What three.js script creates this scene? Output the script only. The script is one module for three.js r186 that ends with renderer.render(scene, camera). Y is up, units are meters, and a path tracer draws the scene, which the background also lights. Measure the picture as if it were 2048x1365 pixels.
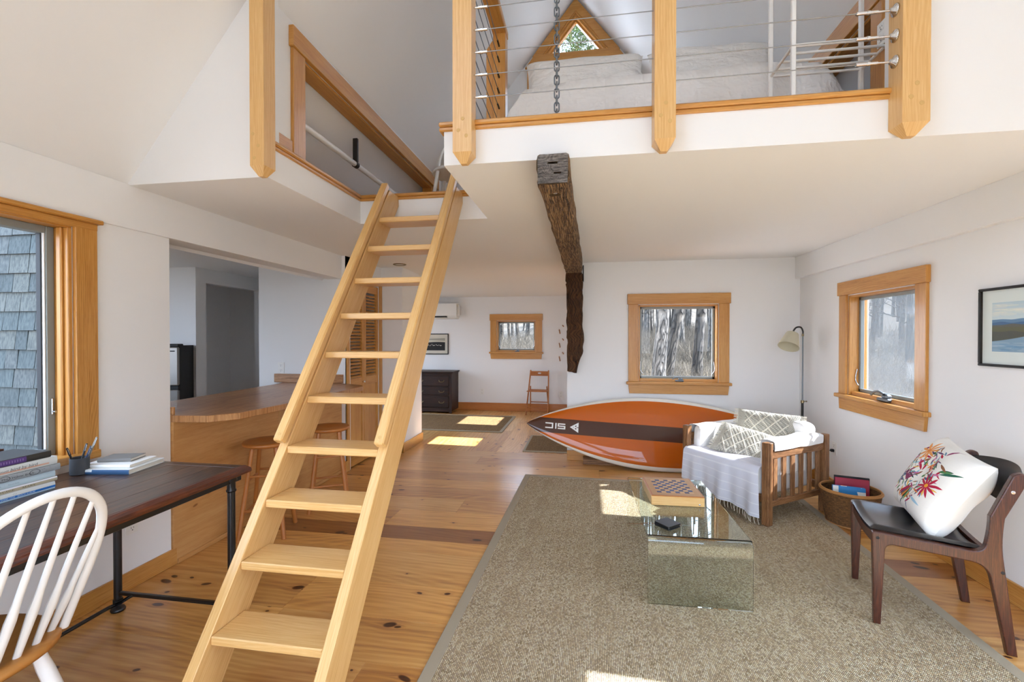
import * as THREE from 'three';
import { mergeGeometries } from 'three/addons/utils/BufferGeometryUtils.js';
import { Brush, Evaluator, SUBTRACTION } from 'three-bvh-csg';

// ---------------------------------------------------------------- camera, sky, sun, exposure
const scene = new THREE.Scene();
const camera = new THREE.PerspectiveCamera(2 * Math.atan(682.5 / 910) * 180 / Math.PI, 2048 / 1365, 0.05, 400);
camera.position.set(0, 1.40, 0);
camera.rotation.order = 'YXZ';
camera.rotation.y = Math.atan(146 / 910);
camera.rotation.x = -Math.atan(8.5 / 910);
scene.add(camera);

const SKY = 6.2;
{ // pale daylight sky, the same in every compass direction
  const W = 64, H = 128, d = new Float32Array(W * H * 4);
  for (let j = 0; j < H; j++) {
    const e = Math.max(0, Math.sin(((j + 0.5) / H - 0.5) * Math.PI)), t = Math.pow(e, 0.6);
    const c = [0.84 - 0.24 * t, 0.95 - 0.13 * t, 1.15];
    for (let i = 0; i < W; i++) d.set([c[0], c[1], c[2], 1], (j * W + i) * 4);
  }
  const sky = new THREE.DataTexture(d, W, H, THREE.RGBAFormat, THREE.FloatType);
  sky.mapping = THREE.EquirectangularReflectionMapping; sky.magFilter = THREE.LinearFilter; sky.needsUpdate = true;
  scene.background = sky;
  scene.backgroundIntensity = SKY;
}
const SUN_EL = 37.8 * Math.PI / 180, SUN_AZ = 0.045;
const sunDir = new THREE.Vector3(Math.cos(SUN_EL) * Math.cos(SUN_AZ), Math.sin(SUN_EL), Math.cos(SUN_EL) * Math.sin(SUN_AZ)); // towards the sun
const sun = new THREE.DirectionalLight(0xf0f5ff, 30);
sun.name = 'sun';
sun.position.copy(sunDir).multiplyScalar(40).add(new THREE.Vector3(0, 0, -3));
sun.target.position.set(0, 0, -3); scene.add(sun, sun.target);
sun.castShadow = true; sun.shadow.mapSize.set(4096, 4096);
Object.assign(sun.shadow.camera, { left: -14, right: 14, top: 14, bottom: -14, near: 1, far: 90 });
const renderer = new THREE.WebGLRenderer();
renderer.toneMapping = THREE.LinearToneMapping;
renderer.toneMappingExposure = 1.1;
renderer.shadowMap.enabled = true;

// ---------------------------------------------------------------- helpers
const V = (x, y, z) => new THREE.Vector3(x, y, z);
const PI = Math.PI;
function rng(seed) { let a = seed >>> 0; return () => { a = (a + 0x6D2B79F5) | 0; let t = Math.imul(a ^ (a >>> 15), 1 | a); t = (t + Math.imul(t ^ (t >>> 7), 61 | t)) ^ t; return ((t ^ (t >>> 14)) >>> 0) / 4294967296; }; }
const R0 = rng(7);
const hash = (x, y, s) => { let h = Math.imul(x | 0, 374761393) + Math.imul(y | 0, 668265263) + Math.imul(s | 0, 974634777); h = Math.imul(h ^ (h >>> 13), 1274126177); return ((h ^ (h >>> 16)) >>> 0) / 4294967296; };
const mod = (a, n) => ((a % n) + n) % n;
function vn(x, y, px, py, s) { // periodic value noise
  const xi = Math.floor(x), yi = Math.floor(y), fx = x - xi, fy = y - yi, u = fx * fx * (3 - 2 * fx), v = fy * fy * (3 - 2 * fy);
  const x0 = mod(xi, px), x1 = mod(xi + 1, px), y0 = mod(yi, py), y1 = mod(yi + 1, py);
  const a = hash(x0, y0, s), b = hash(x1, y0, s), c = hash(x0, y1, s), d = hash(x1, y1, s);
  return (a + (b - a) * u) * (1 - v) + (c + (d - c) * u) * v;
}
const n3 = (x, y, z, s) => { // smooth 3-d noise
  const zi = Math.floor(z), f = z - zi, w = f * f * (3 - 2 * f);
  return vn(x, y, 997, 997, s + zi * 31) * (1 - w) + vn(x, y, 997, 997, s + (zi + 1) * 31) * w;
};
const lerp = (a, b, t) => a + (b - a) * t, clamp = (x, a = 0, b = 1) => Math.min(b, Math.max(a, x));
const hex = (h) => [(h >> 16) & 255, (h >> 8) & 255, h & 255];
function dataTex(W, H, fn, srgb = true) {
  const d = new Uint8Array(W * H * 4);
  for (let y = 0; y < H; y++) for (let x = 0; x < W; x++) { const c = fn(x, y); const k = (y * W + x) * 4; d[k] = clamp(c[0], 0, 255); d[k + 1] = clamp(c[1], 0, 255); d[k + 2] = clamp(c[2], 0, 255); d[k + 3] = 255; }
  const t = new THREE.DataTexture(d, W, H, THREE.RGBAFormat);
  t.wrapS = t.wrapT = THREE.RepeatWrapping; t.magFilter = THREE.LinearFilter; t.minFilter = THREE.LinearMipmapLinearFilter; t.generateMipmaps = true;
  if (srgb) t.colorSpace = THREE.SRGBColorSpace; t.needsUpdate = true; return t;
}
const ramp = (cs, t) => { t = clamp(t) * (cs.length - 1); const i = Math.min(cs.length - 2, Math.floor(t)), f = t - i; return [0, 1, 2].map((k) => lerp(cs[i][k], cs[i + 1][k], f)); };
// wood: grain runs along u; the texture covers L x B metres
function woodTex(seed, W, H, L, B, cols, o = {}) {
  const { rings = 40, warp = 1.2, streak = 0.5, fine = 0.35, knots = 0, knotR = [0.006, 0.014], knotCol = [70, 36, 18], band = 0.45 } = o;
  const r = rng(seed), C = cols.map(hex), K = [];
  for (let i = 0; i < knots; i++) K.push([r() * L, r() * B, lerp(knotR[0], knotR[1], r() * r()), 1.2 + 1.6 * r(), (r() - 0.5) * 0.8]);
  const t = dataTex(W, H, (x, y) => {
    let u = x / W * L, v = y / H * B, dark = 0, halo = 0, push = 0;
    for (const k of K) {
      let du = u - k[0], dv = v - k[1]; du -= Math.round(du / L) * L; dv -= Math.round(dv / B) * B;
      if (Math.abs(du) > k[2] * 12 || Math.abs(dv) > k[2] * 6) continue;
      const a = du * Math.cos(k[4]) + dv * Math.sin(k[4]), b = -du * Math.sin(k[4]) + dv * Math.cos(k[4]);
      const d = Math.hypot(a / k[3], b) / k[2];
      if (d < 1.15) dark = Math.max(dark, clamp((1.15 - d) / 0.35));
      halo = Math.max(halo, Math.exp(-d * d * 0.18) * 0.8);
      push += k[2] * 1.4 * Math.sign(dv) * Math.exp(-Math.pow(du / (k[2] * 4), 2)) * Math.exp(-Math.abs(dv) / (k[2] * 2.2));
    }
    v -= push;
    const w = vn(u / L * 6, v / B * 8, 6, 8, seed) * 2 - 1, w2 = vn(u / L * 3, v / B * 5, 3, 5, seed + 3) * 2 - 1;
    const s = 0.5 + 0.5 * Math.sin(2 * PI * (v * rings + warp * (w * 0.7 + w2 * 1.5)));
    const m = vn(u / L * 14, v / B * 90, 14, 90, seed + 5), f = vn(u / L * 60, v / B * 420, 60, 420, seed + 9), big = vn(u / L * 4, v / B * 7, 4, 7, seed + 12);
    let tt = 0.5 + band * (Math.pow(s, 1.6) - 0.45) + streak * (m - 0.5) + fine * (f - 0.5) + 0.35 * (big - 0.5);
    tt -= halo * 0.35;
    const c = ramp(C, tt);
    return dark > 0 ? c.map((q, i) => lerp(q, knotCol[i], dark * (0.75 + 0.25 * f))) : c;
  });
  t.repeat.set(1 / L, 1 / B);
  return t;
}
function std(color, roughness, o = {}) { return new THREE.MeshPhysicalMaterial({ color, roughness, ...o }); }

// geometry with uv in metres; grain: the axis that the texture's u follows
const AX = { x: 0, y: 1, z: 2 };
function finish(tris, grain, off) { // tris: list of {p:[v3...], n:axisIndex}
  const P = [], N = [], U = [];
  for (const t of tris) {
    const a = t.p, e = V(0, 0, 0).crossVectors(V(0, 0, 0).subVectors(a[1], a[0]), V(0, 0, 0).subVectors(a[2], a[0])).normalize();
    const ax = t.n; let ua, va;
    if (ax === grain) { ua = (ax + 1) % 3; va = (ax + 2) % 3; } else { ua = grain; va = 3 - ax - grain; }
    for (const q of a) { const k = q.toArray(); P.push(...k); N.push(e.x, e.y, e.z); U.push(k[ua] * (ax === grain ? 0.2 : 1) + off[0], k[va] + off[1]); }
  }
  const g = new THREE.BufferGeometry();
  g.setAttribute('position', new THREE.Float32BufferAttribute(P, 3)); g.setAttribute('normal', new THREE.Float32BufferAttribute(N, 3)); g.setAttribute('uv', new THREE.Float32BufferAttribute(U, 2));
  return g;
}
// chamfered box centred at (x,y,z)
function cb(w, h, d, x = 0, y = 0, z = 0, o = {}) {
  const c = Math.min(o.c ?? 0.003, w / 3, h / 3, d / 3), S = [w / 2, h / 2, d / 2];
  const grain = AX[o.grain ?? (w >= h && w >= d ? 'x' : h >= d ? 'y' : 'z')];
  const off = o.off ?? [R0() * 7, R0() * 7], T = [];
  const vert = (sx, sy, sz, ax) => { const s = [sx, sy, sz]; return V(...[0, 1, 2].map((i) => s[i] * (S[i] - (i === ax ? 0 : c)))); };
  const quad = (a, b, cc, dd, n) => { T.push({ p: [a, b, cc], n }, { p: [a, cc, dd], n }); };
  for (let ax = 0; ax < 3; ax++) for (const s of [-1, 1]) {
    const a = (ax + 1) % 3, b = (ax + 2) % 3, mk = (i, j) => { const q = [0, 0, 0]; q[ax] = s; q[a] = i; q[b] = j; return vert(...q, ax); };
    const q = [mk(-1, -1), mk(1, -1), mk(1, 1), mk(-1, 1)]; if (s < 0) q.reverse(); quad(...q, ax);
  }
  if (c > 0) {
    for (let ax = 0; ax < 3; ax++) { // edges parallel to ax
      const a = (ax + 1) % 3, b = (ax + 2) % 3;
      for (const i of [-1, 1]) for (const j of [-1, 1]) {
        const mk = (k, face) => { const q = [0, 0, 0]; q[ax] = k; q[a] = i; q[b] = j; return vert(...q, face); };
        const fix = (v) => { const t = v.toArray(); t[ax] = Math.sign(t[ax]) * (S[ax] - c); return V(...t); };
        let q = [fix(mk(-1, a)), fix(mk(1, a)), fix(mk(1, b)), fix(mk(-1, b))]; if (i * j < 0) q.reverse();
        const e = V(0, 0, 0).crossVectors(V(0, 0, 0).subVectors(q[1], q[0]), V(0, 0, 0).subVectors(q[2], q[0])); const out = [0, 0, 0]; out[a] = i; out[b] = j;
        if (e.dot(V(...out)) < 0) q.reverse();
        quad(...q, a);
      }
    }
    for (const i of [-1, 1]) for (const j of [-1, 1]) for (const k of [-1, 1]) {
      const q = [vert(i, j, k, 0), vert(i, j, k, 1), vert(i, j, k, 2)]; if (i * j * k < 0) q.reverse(); T.push({ p: q, n: 1 });
    }
  }
  const g = finish(T, grain, off); g.translate(x, y, z); return g;
}
function bbox(x0, x1, y0, y1, z0, z1, o) { return cb(Math.abs(x1 - x0), Math.abs(y1 - y0), Math.abs(z1 - z0), (x0 + x1) / 2, (y0 + y1) / 2, (z0 + z1) / 2, o); }
// a polygon (u,v) with holes, extruded by depth along u x v
function slab(pts, depth, origin, u, v, o = {}) {
  const s = new THREE.Shape(pts.map((p) => new THREE.Vector2(p[0], p[1])));
  for (const h of o.holes ?? []) s.holes.push(new THREE.Path(h.map((p) => new THREE.Vector2(p[0], p[1]))));
  const b = o.bevel ?? 0;
  const g = new THREE.ExtrudeGeometry(s, { depth: depth - 2 * b, bevelEnabled: b > 0, bevelThickness: b, bevelSize: b, bevelOffset: -b, bevelSegments: 1, curveSegments: o.seg ?? 6 });
  if (b) g.translate(0, 0, b);
  if (o.swap) { const a = g.attributes.uv; for (let i = 0; i < a.count; i++) a.setXY(i, a.getY(i), a.getX(i)); }
  const n = V(0, 0, 0).crossVectors(u, v); g.applyMatrix4(new THREE.Matrix4().makeBasis(u, v, n).setPosition(origin)); return g;
}
const UX = V(1, 0, 0), UY = V(0, 1, 0), UZ = V(0, 0, 1), NX = V(-1, 0, 0), NZ = V(0, 0, -1);
const rect = (a0, a1, b0, b1) => [[a0, b0], [a1, b0], [a1, b1], [a0, b1]];
function bar(p, q, r0, r1 = r0, seg = 10) { // round bar from p to q
  const d = V(0, 0, 0).subVectors(q, p), L = d.length(), g = new THREE.CylinderGeometry(r1, r0, L, seg, 1);
  const uv = g.attributes.uv; for (let i = 0; i < uv.count; i++) uv.setXY(i, uv.getY(i) * L, uv.getX(i) * r0 * 6);
  g.translate(0, L / 2, 0); g.applyQuaternion(new THREE.Quaternion().setFromUnitVectors(UY, d.normalize())); g.translate(p.x, p.y, p.z); return g.toNonIndexed();
}
function tube(pts, r, seg = 24, rad = 8, closed = false) {
  const c = new THREE.CatmullRomCurve3(pts, closed, 'catmullrom', 0.5), g = new THREE.TubeGeometry(c, seg, r, rad, closed), L = c.getLength();
  const uv = g.attributes.uv; for (let i = 0; i < uv.count; i++) uv.setXY(i, uv.getX(i) * L, uv.getY(i) * r * 6);
  return g.toNonIndexed();
}
function lathe(prof, seg = 24) { const g = new THREE.LatheGeometry(prof.map((p) => new THREE.Vector2(p[0], p[1])), seg); return g.toNonIndexed(); }
// swept solid: rings is a list of closed loops (same count); caps both ends
function loft(rings, capEnds = true, uScale = 1) {
  const P = [], U = [], I = []; const n = rings[0].length; let len = 0;
  rings.forEach((r, k) => { if (k) len += r[0].distanceTo(rings[k - 1][0]); let per = 0; for (let i = 0; i <= n; i++) { const p = r[i % n]; if (i) per += p.distanceTo(r[i - 1]); P.push(p.x, p.y, p.z); U.push(len * uScale, per); } });
  for (let k = 0; k < rings.length - 1; k++) for (let i = 0; i < n; i++) { const a = k * (n + 1) + i, b = a + n + 1; I.push(a, b, a + 1, b, b + 1, a + 1); }
  if (capEnds) for (const k of [0, rings.length - 1]) {
    const c = rings[k].reduce((s, p) => s.add(p), V(0, 0, 0)).divideScalar(n), base = P.length / 3; P.push(c.x, c.y, c.z); U.push(0, 0);
    rings[k].forEach((p) => { P.push(p.x, p.y, p.z); U.push(p.x + p.z, p.y); });
    for (let i = 0; i < n; i++) { const a = base + 1 + i, b = base + 1 + (i + 1) % n; k ? I.push(base, a, b) : I.push(base, b, a); }
  }
  const g = new THREE.BufferGeometry(); g.setAttribute('position', new THREE.Float32BufferAttribute(P, 3)); g.setAttribute('uv', new THREE.Float32BufferAttribute(U, 2)); g.setIndex(I); g.computeVertexNormals();
  return g.toNonIndexed();
}
function gridGeo(nu, nv, fn, wrapUV) { // fn(s,t) -> [Vector3, u, v]
  const P = [], U = [], I = [];
  for (let j = 0; j <= nv; j++) for (let i = 0; i <= nu; i++) { const [p, u, v] = fn(i / nu, j / nv); P.push(p.x, p.y, p.z); U.push(u, v); }
  for (let j = 0; j < nv; j++) for (let i = 0; i < nu; i++) { const a = j * (nu + 1) + i, b = a + nu + 1; I.push(a, a + 1, b, b, a + 1, b + 1); }
  const g = new THREE.BufferGeometry(); g.setAttribute('position', new THREE.Float32BufferAttribute(P, 3)); g.setAttribute('uv', new THREE.Float32BufferAttribute(U, 2)); g.setIndex(I); g.computeVertexNormals(); return g.toNonIndexed();
}
const merge = (l) => mergeGeometries(l.map((g) => { const q = g.index ? g.toNonIndexed() : g; for (const k of Object.keys(q.attributes)) if (!['position', 'normal', 'uv'].includes(k)) q.deleteAttribute(k); return q; }));
const used = new Map();
function numbered(name) { const k = used.get(name) ?? 0; used.set(name, k + 1); return k ? name + '_' + String(k).padStart(3, '0') : name; }
function mesh(name, geo, mat, parent, label) {
  const m = new THREE.Mesh(Array.isArray(geo) ? merge(geo) : geo, mat); m.castShadow = m.receiveShadow = true;
  m.name = parent ? name : numbered(name); (parent ?? scene).add(m); if (label) m.userData.label = label; return m;
}
function tag(o, label, category, group, kind) { o.userData.label = label; o.userData.category = category; if (group) o.userData.group = group; if (kind) o.userData.kind = kind; return o; }
function thing(name, label, category, pos = [0, 0, 0], turn = 0, group) { const o = new THREE.Group(); o.name = numbered(name); scene.add(o); o.position.set(...pos); o.rotation.y = turn; return tag(o, label, category, group); }
function struct(name, geo, mat, label, category = 'wall') { const m = mesh(name, geo, mat); return tag(m, label, category, undefined, 'structure'); }
// ---------------------------------------------------------------- materials
const T = {};
T.pine = woodTex(11, 2048, 1024, 4.2, 2.1, [0xb88450, 0xdaa660, 0xeabc78, 0xf4cc8e], { rings: 22, warp: 2.2, streak: 0.35, fine: 0.25, knots: 95, knotR: [0.005, 0.024], knotCol: [62, 28, 12], band: 0.22 });
T.fir = woodTex(21, 1024, 512, 1.6, 0.4, [0xa86c24, 0xc2853a, 0xd0964a, 0xd9a55c], { rings: 130, warp: 1.6, streak: 0.35, fine: 0.3, band: 0.3 });
T.ladder = woodTex(31, 1024, 512, 1.6, 0.4, [0xcf9a55, 0xdcab68, 0xe4b878, 0xeac488], { rings: 90, warp: 1.2, streak: 0.4, fine: 0.35, band: 0.18 });
T.oak = woodTex(41, 1024, 512, 1.4, 0.7, [0x8c5a2c, 0xa87240, 0xbb8550, 0xc7945f], { rings: 45, warp: 1.5, streak: 0.6, fine: 0.5, band: 0.25 });
T.ply = woodTex(46, 1024, 512, 2.0, 1.0, [0xb07a3e, 0xc58e50, 0xd09c5e, 0xd6a86c], { rings: 7, warp: 1.2, streak: 0.3, fine: 0.25, knots: 5, knotCol: [140, 86, 40], band: 0.12 });
T.walnut = woodTex(51, 1024, 512, 1.2, 0.4, [0x241914, 0x38271e, 0x4a3327, 0x5c3f2c], { rings: 40, warp: 1.6, streak: 0.9, fine: 0.6, band: 0.3 });
T.redwood = woodTex(61, 512, 256, 0.8, 0.2, [0x4a2010, 0x643019, 0x7b4024, 0x8d5230], { rings: 90, warp: 1.4, streak: 0.8, fine: 0.5, band: 0.3 });
T.brown = woodTex(71, 512, 256, 0.8, 0.2, [0x5a3a1e, 0x7a5230, 0x926640, 0xa77a50], { rings: 80, warp: 1.5, streak: 0.8, fine: 0.5, band: 0.3 });
T.drift = woodTex(81, 1024, 512, 1.2, 0.3, [0x2c1d12, 0x5c432c, 0x80623f, 0xa08058], { rings: 80, warp: 0.6, streak: 1.1, fine: 0.9, knots: 4, knotCol: [24, 16, 10], band: 0.35 });
T.driftGrey = woodTex(83, 512, 512, 0.3, 0.3, [0x3c3835, 0x5b5550, 0x746c66, 0x8d857e], { rings: 60, warp: 3, streak: 0.6, fine: 0.7, band: 0.3 });
T.driftB = dataTex(512, 512, (x, y) => { const a = vn(x / 512 * 10, y / 512 * 90, 10, 90, 5), b = vn(x / 512 * 40, y / 512 * 160, 40, 160, 6), c = vn(x / 512 * 8, y / 512 * 8, 8, 8, 8); const k = 255 * clamp(0.55 * a + 0.3 * b + 0.25 * c); return [k, k, k]; }, false); T.driftB.repeat.set(1 / 0.6, 1 / 0.6);
T.shingle = woodTex(91, 512, 512, 0.3, 0.6, [0x7a8688, 0x8f9a9b, 0xa3adad, 0xb0b8b6], { rings: 60, warp: 1.4, streak: 0.9, fine: 0.7, band: 0.15 });
{ // sisal: small slanted stitches in columns, tone mixed stitch by stitch; 0.48 m square
  const N = 1024, cw = 16, ch = 18, cols = N / cw, rows = Math.floor(N / ch / 2) * 2, hh = N / rows;
  const f = (x, y) => {
    const c = Math.floor(x / cw), fx = (x % cw) / cw, sl = c % 2 ? fx : 1 - fx, yy = mod(y / hh + sl * 0.9 + (c % 2) * 0.5, rows), r = Math.floor(yy), fy = yy - r;
    const e = Math.pow(Math.sin(PI * fx), 0.45) * Math.pow(Math.sin(PI * fy), 0.4);
    return [c, r, e];
  };
  const pal = [0xc9ae86, 0xdfc499, 0xecd3a6, 0xf8e4ba, 0xd2b998, 0xffeeca, 0xbfa47a].map(hex);
  T.sisal = dataTex(N, N, (x, y) => {
    const [c, r, e] = f(x, y), h = hash(c, r, 3), st = vn(c / cols * 24, r / rows * 3, 24, 3, 8), gr = vn(x / 3, y / 3, 341, 341, 4);
    const p = pal[Math.floor(clamp(h * 0.75 + st * 0.45 - 0.1, 0, 0.999) * pal.length)], k = (0.5 + 0.5 * e) * (0.9 + 0.2 * gr);
    return [p[0] * k, p[1] * k, p[2] * k];
  });
  T.sisalB = dataTex(N, N, (x, y) => { const e = f(x, y)[2] * 255; return [e, e, e]; }, false);
  for (const t of [T.sisal, T.sisalB]) t.repeat.set(1 / 0.48, 1 / 0.48);
}
T.weave = dataTex(256, 256, (x, y) => { const a = (Math.floor(x / 4) + Math.floor(y / 4)) % 2, k = 150 + 60 * a + 40 * (hash(x, y, 2) - 0.5); return [k, k, k]; }, false); T.weave.repeat.set(1 / 0.12, 1 / 0.12);
T.wrinkle = dataTex(512, 512, (x, y) => { let k = 0; for (let o = 0, a = 0.5, q = 5; o < 4; o++, a *= 0.55, q *= 2) k += a * Math.abs(vn(x / 512 * q, y / 512 * q, q, q, 20 + o) * 2 - 1); const v = 255 * clamp(k); return [v, v, v]; }, false); T.wrinkle.repeat.set(1 / 0.7, 1 / 0.7);
T.mottle = dataTex(512, 512, (x, y) => { let k = 0; for (let o = 0, a = 0.5, q = 8; o < 5; o++, a *= 0.6, q *= 2) k += a * vn(x / 512 * q, y / 512 * q, q, q, 60 + o); const v = 255 * clamp(k * 0.9); return [v, v, v]; }, false);
{ // basket weave 0.12 m
  const f = (x, y) => { const i = Math.floor(x / 32), j = Math.floor(y / 10), o = (i + j) % 2, fx = (x % 32) / 32, fy = (y % 10) / 10; return Math.pow(Math.sin(PI * fy), 0.6) * (o ? Math.pow(Math.sin(PI * fx), 0.35) : 0.55 + 0.25 * Math.cos(2 * PI * fx)); };
  T.basket = dataTex(256, 260, (x, y) => { const e = f(x, y), h = hash(Math.floor(x / 32), Math.floor(y / 10), 5), k = (0.35 + 0.65 * e) * (0.8 + 0.4 * h); return [176 * k, 124 * k, 70 * k]; });
  T.basketB = dataTex(256, 260, (x, y) => { const e = 255 * f(x, y); return [e, e, e]; }, false);
  for (const t of [T.basket, T.basketB]) t.repeat.set(1 / 0.11, 1 / 0.09);
}
{ // knotted macrame: lattice of cords over rows of small knots, 0.4 x 0.25 m face
  const W = 512, H = 320, f = (x, y) => {
    const dx = x / W, dy = y / H, k = (Math.abs(mod(x / 13 + (Math.floor(y / 12) % 2) * 0.5, 1) - 0.5) * 2), m = Math.abs(mod(y / 12, 1) - 0.5) * 2;
    let h = 0.25 + 0.45 * (1 - k) * (1 - m * m);
    const cx = Math.abs(mod(dx * 4.5 + dy * 2.2, 1) - 0.5), cy = Math.abs(mod(dx * 4.5 - dy * 2.2 + 0.1, 1) - 0.5);
    if (dx > 0.15 && dx < 0.85) { const c = Math.min(cx, cy); if (c < 0.07) h = 0.62 + 0.38 * Math.cos(c / 0.07 * PI / 2) * (0.8 + 0.2 * Math.sin((x + y) / 2.2)); else h = 0.15 + 0.4 * Math.abs(Math.sin((x - y) / 7)) * Math.abs(Math.sin((x + y) / 13)); }
    return h;
  };
  T.macrame = dataTex(W, H, (x, y) => { const h = f(x, y), g = 0.9 + 0.15 * hash(x >> 1, y >> 1, 9), k = lerp(0.55, 1, clamp(h * 1.5)) * g; return [232 * k, 226 * k, 208 * k]; });
  T.macrameB = dataTex(W, H, (x, y) => { const e = 255 * f(x, y); return [e, e, e]; }, false);
  for (const t of [T.macrame, T.macrameB]) t.wrapS = t.wrapT = THREE.ClampToEdgeWrapping;
}
T.bark = dataTex(512, 1024, (x, y) => { const w = vn(x / 512 * 6, y / 1024 * 6, 6, 6, 3) * 1.2, a = Math.abs(vn(x / 512 * 16 + w, y / 1024 * 9, 16, 9, 1) * 2 - 1), b = vn(x / 512 * 50, y / 1024 * 50, 50, 50, 2), k = 0.25 + 0.75 * Math.pow(a, 0.5) * (0.7 + 0.5 * b); return [118 * k, 112 * k, 104 * k]; });
T.barkB = dataTex(512, 1024, (x, y) => { const w = vn(x / 512 * 6, y / 1024 * 6, 6, 6, 3) * 1.2, a = Math.abs(vn(x / 512 * 16 + w, y / 1024 * 9, 16, 9, 1) * 2 - 1), k = 255 * Math.pow(a, 0.5); return [k, k, k]; }, false);
T.litter = dataTex(1024, 1024, (x, y) => { const a = vn(x / 1024 * 20, y / 1024 * 20, 20, 20, 1), b = vn(x / 1024 * 150, y / 1024 * 150, 150, 150, 2), c = vn(x / 1024 * 400, y / 1024 * 400, 400, 400, 3), p = ramp([[22, 19, 16], [50, 43, 33], [84, 73, 56], [124, 110, 88]], 0.35 * a + 0.45 * b + 0.4 * c - 0.1); return p; }); T.litter.repeat.set(1 / 4, 1 / 4);

const cl = { clearcoat: 0.35, clearcoatRoughness: 0.22 };
const M = {
  wall: std(0xf2f1ef, 0.85), ceil: std(0xf2f1ef, 0.9), white: std(0xf0efec, 0.5), plate: std(0xf1efe9, 0.4), dark: std(0x141312, 0.6),
  pine: [0xffffff, 0xf2e6d6, 0xfff2dd, 0xe8d6c0, 0xf6ead8].map((c) => std(c, 0.32, { map: T.pine, clearcoat: 0.5, clearcoatRoughness: 0.18 })),
  pineDark: std(0xa98b74, 0.32, { map: T.pine, clearcoat: 0.5, clearcoatRoughness: 0.18 }),
  fir: std(0xffffff, 0.4, { map: T.fir, ...cl }), firRed: std(0xf0cfae, 0.45, { map: T.fir, ...cl }), ladder: std(0xffffff, 0.38, { map: T.ladder, ...cl }), post: std(0xffffff, 0.42, { map: T.ladder, ...cl }),
  oak: std(0xffffff, 0.38, { map: T.oak, ...cl }), ply: std(0xffffff, 0.5, { map: T.ply }), stool: std(0xcfa377, 0.42, { map: T.ladder, ...cl }),
  walnut: std(0xffffff, 0.34, { map: T.walnut, ...cl }), redwood: std(0xc4a894, 0.4, { map: T.redwood, ...cl }), teak: std(0xa08c80, 0.4, { map: T.redwood, ...cl }), brown: std(0xffffff, 0.55, { map: T.brown }),
  drift: std(0xffffff, 0.85, { map: T.drift, bumpMap: T.driftB, bumpScale: 0.012 }), driftDark: std(0xb49a82, 0.85, { map: T.drift, bumpMap: T.driftB, bumpScale: 0.012 }), driftGrey: std(0xffffff, 0.9, { map: T.driftGrey, bumpMap: T.driftB, bumpScale: 0.006 }),
  shingle: [0x8a8886, 0x7f8484, 0x94908a, 0x767a7a].map((c) => std(c, 0.85, { map: T.shingle })),
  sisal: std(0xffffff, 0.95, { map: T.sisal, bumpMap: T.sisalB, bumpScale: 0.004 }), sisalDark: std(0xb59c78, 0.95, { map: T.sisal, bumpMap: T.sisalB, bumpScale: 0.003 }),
  binding: std(0xa89b84, 0.9, { bumpMap: T.weave, bumpScale: 0.0008 }),
  linen: std(0xf1efea, 0.9, { bumpMap: T.wrinkle, bumpScale: 0.012, sheen: 0.3, sheenRoughness: 0.6 }), throwCloth: std(0xeceef4, 0.9, { bumpMap: T.weave, bumpScale: 0.0006 }),
  bedding: std(0xf2f0ed, 0.9, { bumpMap: T.wrinkle, bumpScale: 0.02 }),
  macrame: std(0xffffff, 0.95, { map: T.macrame, bumpMap: T.macrameB, bumpScale: 0.008 }), cord: std(0xe6e0cf, 0.95),
  leather: std(0x17181a, 0.3, { bumpMap: T.mottle, bumpScale: 0.0006 }), iron: std(0x141518, 0.35, { metalness: 0.3, clearcoat: 0.4, clearcoatRoughness: 0.2 }),
  plugWood: std(0xd2a867, 0.6), seatWood: std(0xe9d6b4, 0.45, { map: T.ply }), cableSteel: std(0xa4a6a8, 0.35, { metalness: 1 }),
  steel: std(0xc4c6c8, 0.25, { metalness: 1 }), chrome: std(0xe4e4e4, 0.12, { metalness: 1 }), brass: std(0x8d7c5d, 0.35, { metalness: 1 }), galv: std(0x7f868c, 0.45, { metalness: 0.9 }),
  alu: std(0x8f9592, 0.45, { metalness: 0.2 }), gasket: std(0x22262a, 0.6),
  glass: std(0xffffff, 0, { transmission: 1, thickness: 0, ior: 1.5, specularIntensity: 0.12 }),
  table: std(0xffffff, 0, { transmission: 1, thickness: 0.012, ior: 1.52, attenuationColor: new THREE.Color(0.55, 0.78, 0.66), attenuationDistance: 0.06 }),
  basket: std(0xffffff, 0.8, { map: T.basket, bumpMap: T.basketB, bumpScale: 0.004 }), cane: std(0xb07c44, 0.6), whitePaint: std(0xf3f2ee, 0.35, { clearcoat: 0.3, clearcoatRoughness: 0.25 }),
  bark: [0xffffff, 0xb8b2aa, 0xd6d2ca].map((c) => std(c, 0.95, { map: T.bark, bumpMap: T.barkB, bumpScale: 0.03 })), litter: std(0xffffff, 1, { map: T.litter }),
};
// ---------------------------------------------------------------- the setting
const XL = -2.495, XR = 2.228, ZB = -5.2, YC = 2.235, YL = 2.435, ZF = -2.147, ZN = -3.15, XN0 = -1.64, XN1 = -0.68, RX = -0.11, RY = 5.215, SL = 1.255, ZG = 1.45, ZFAR = -8.45, XFR = 0.0;
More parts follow.
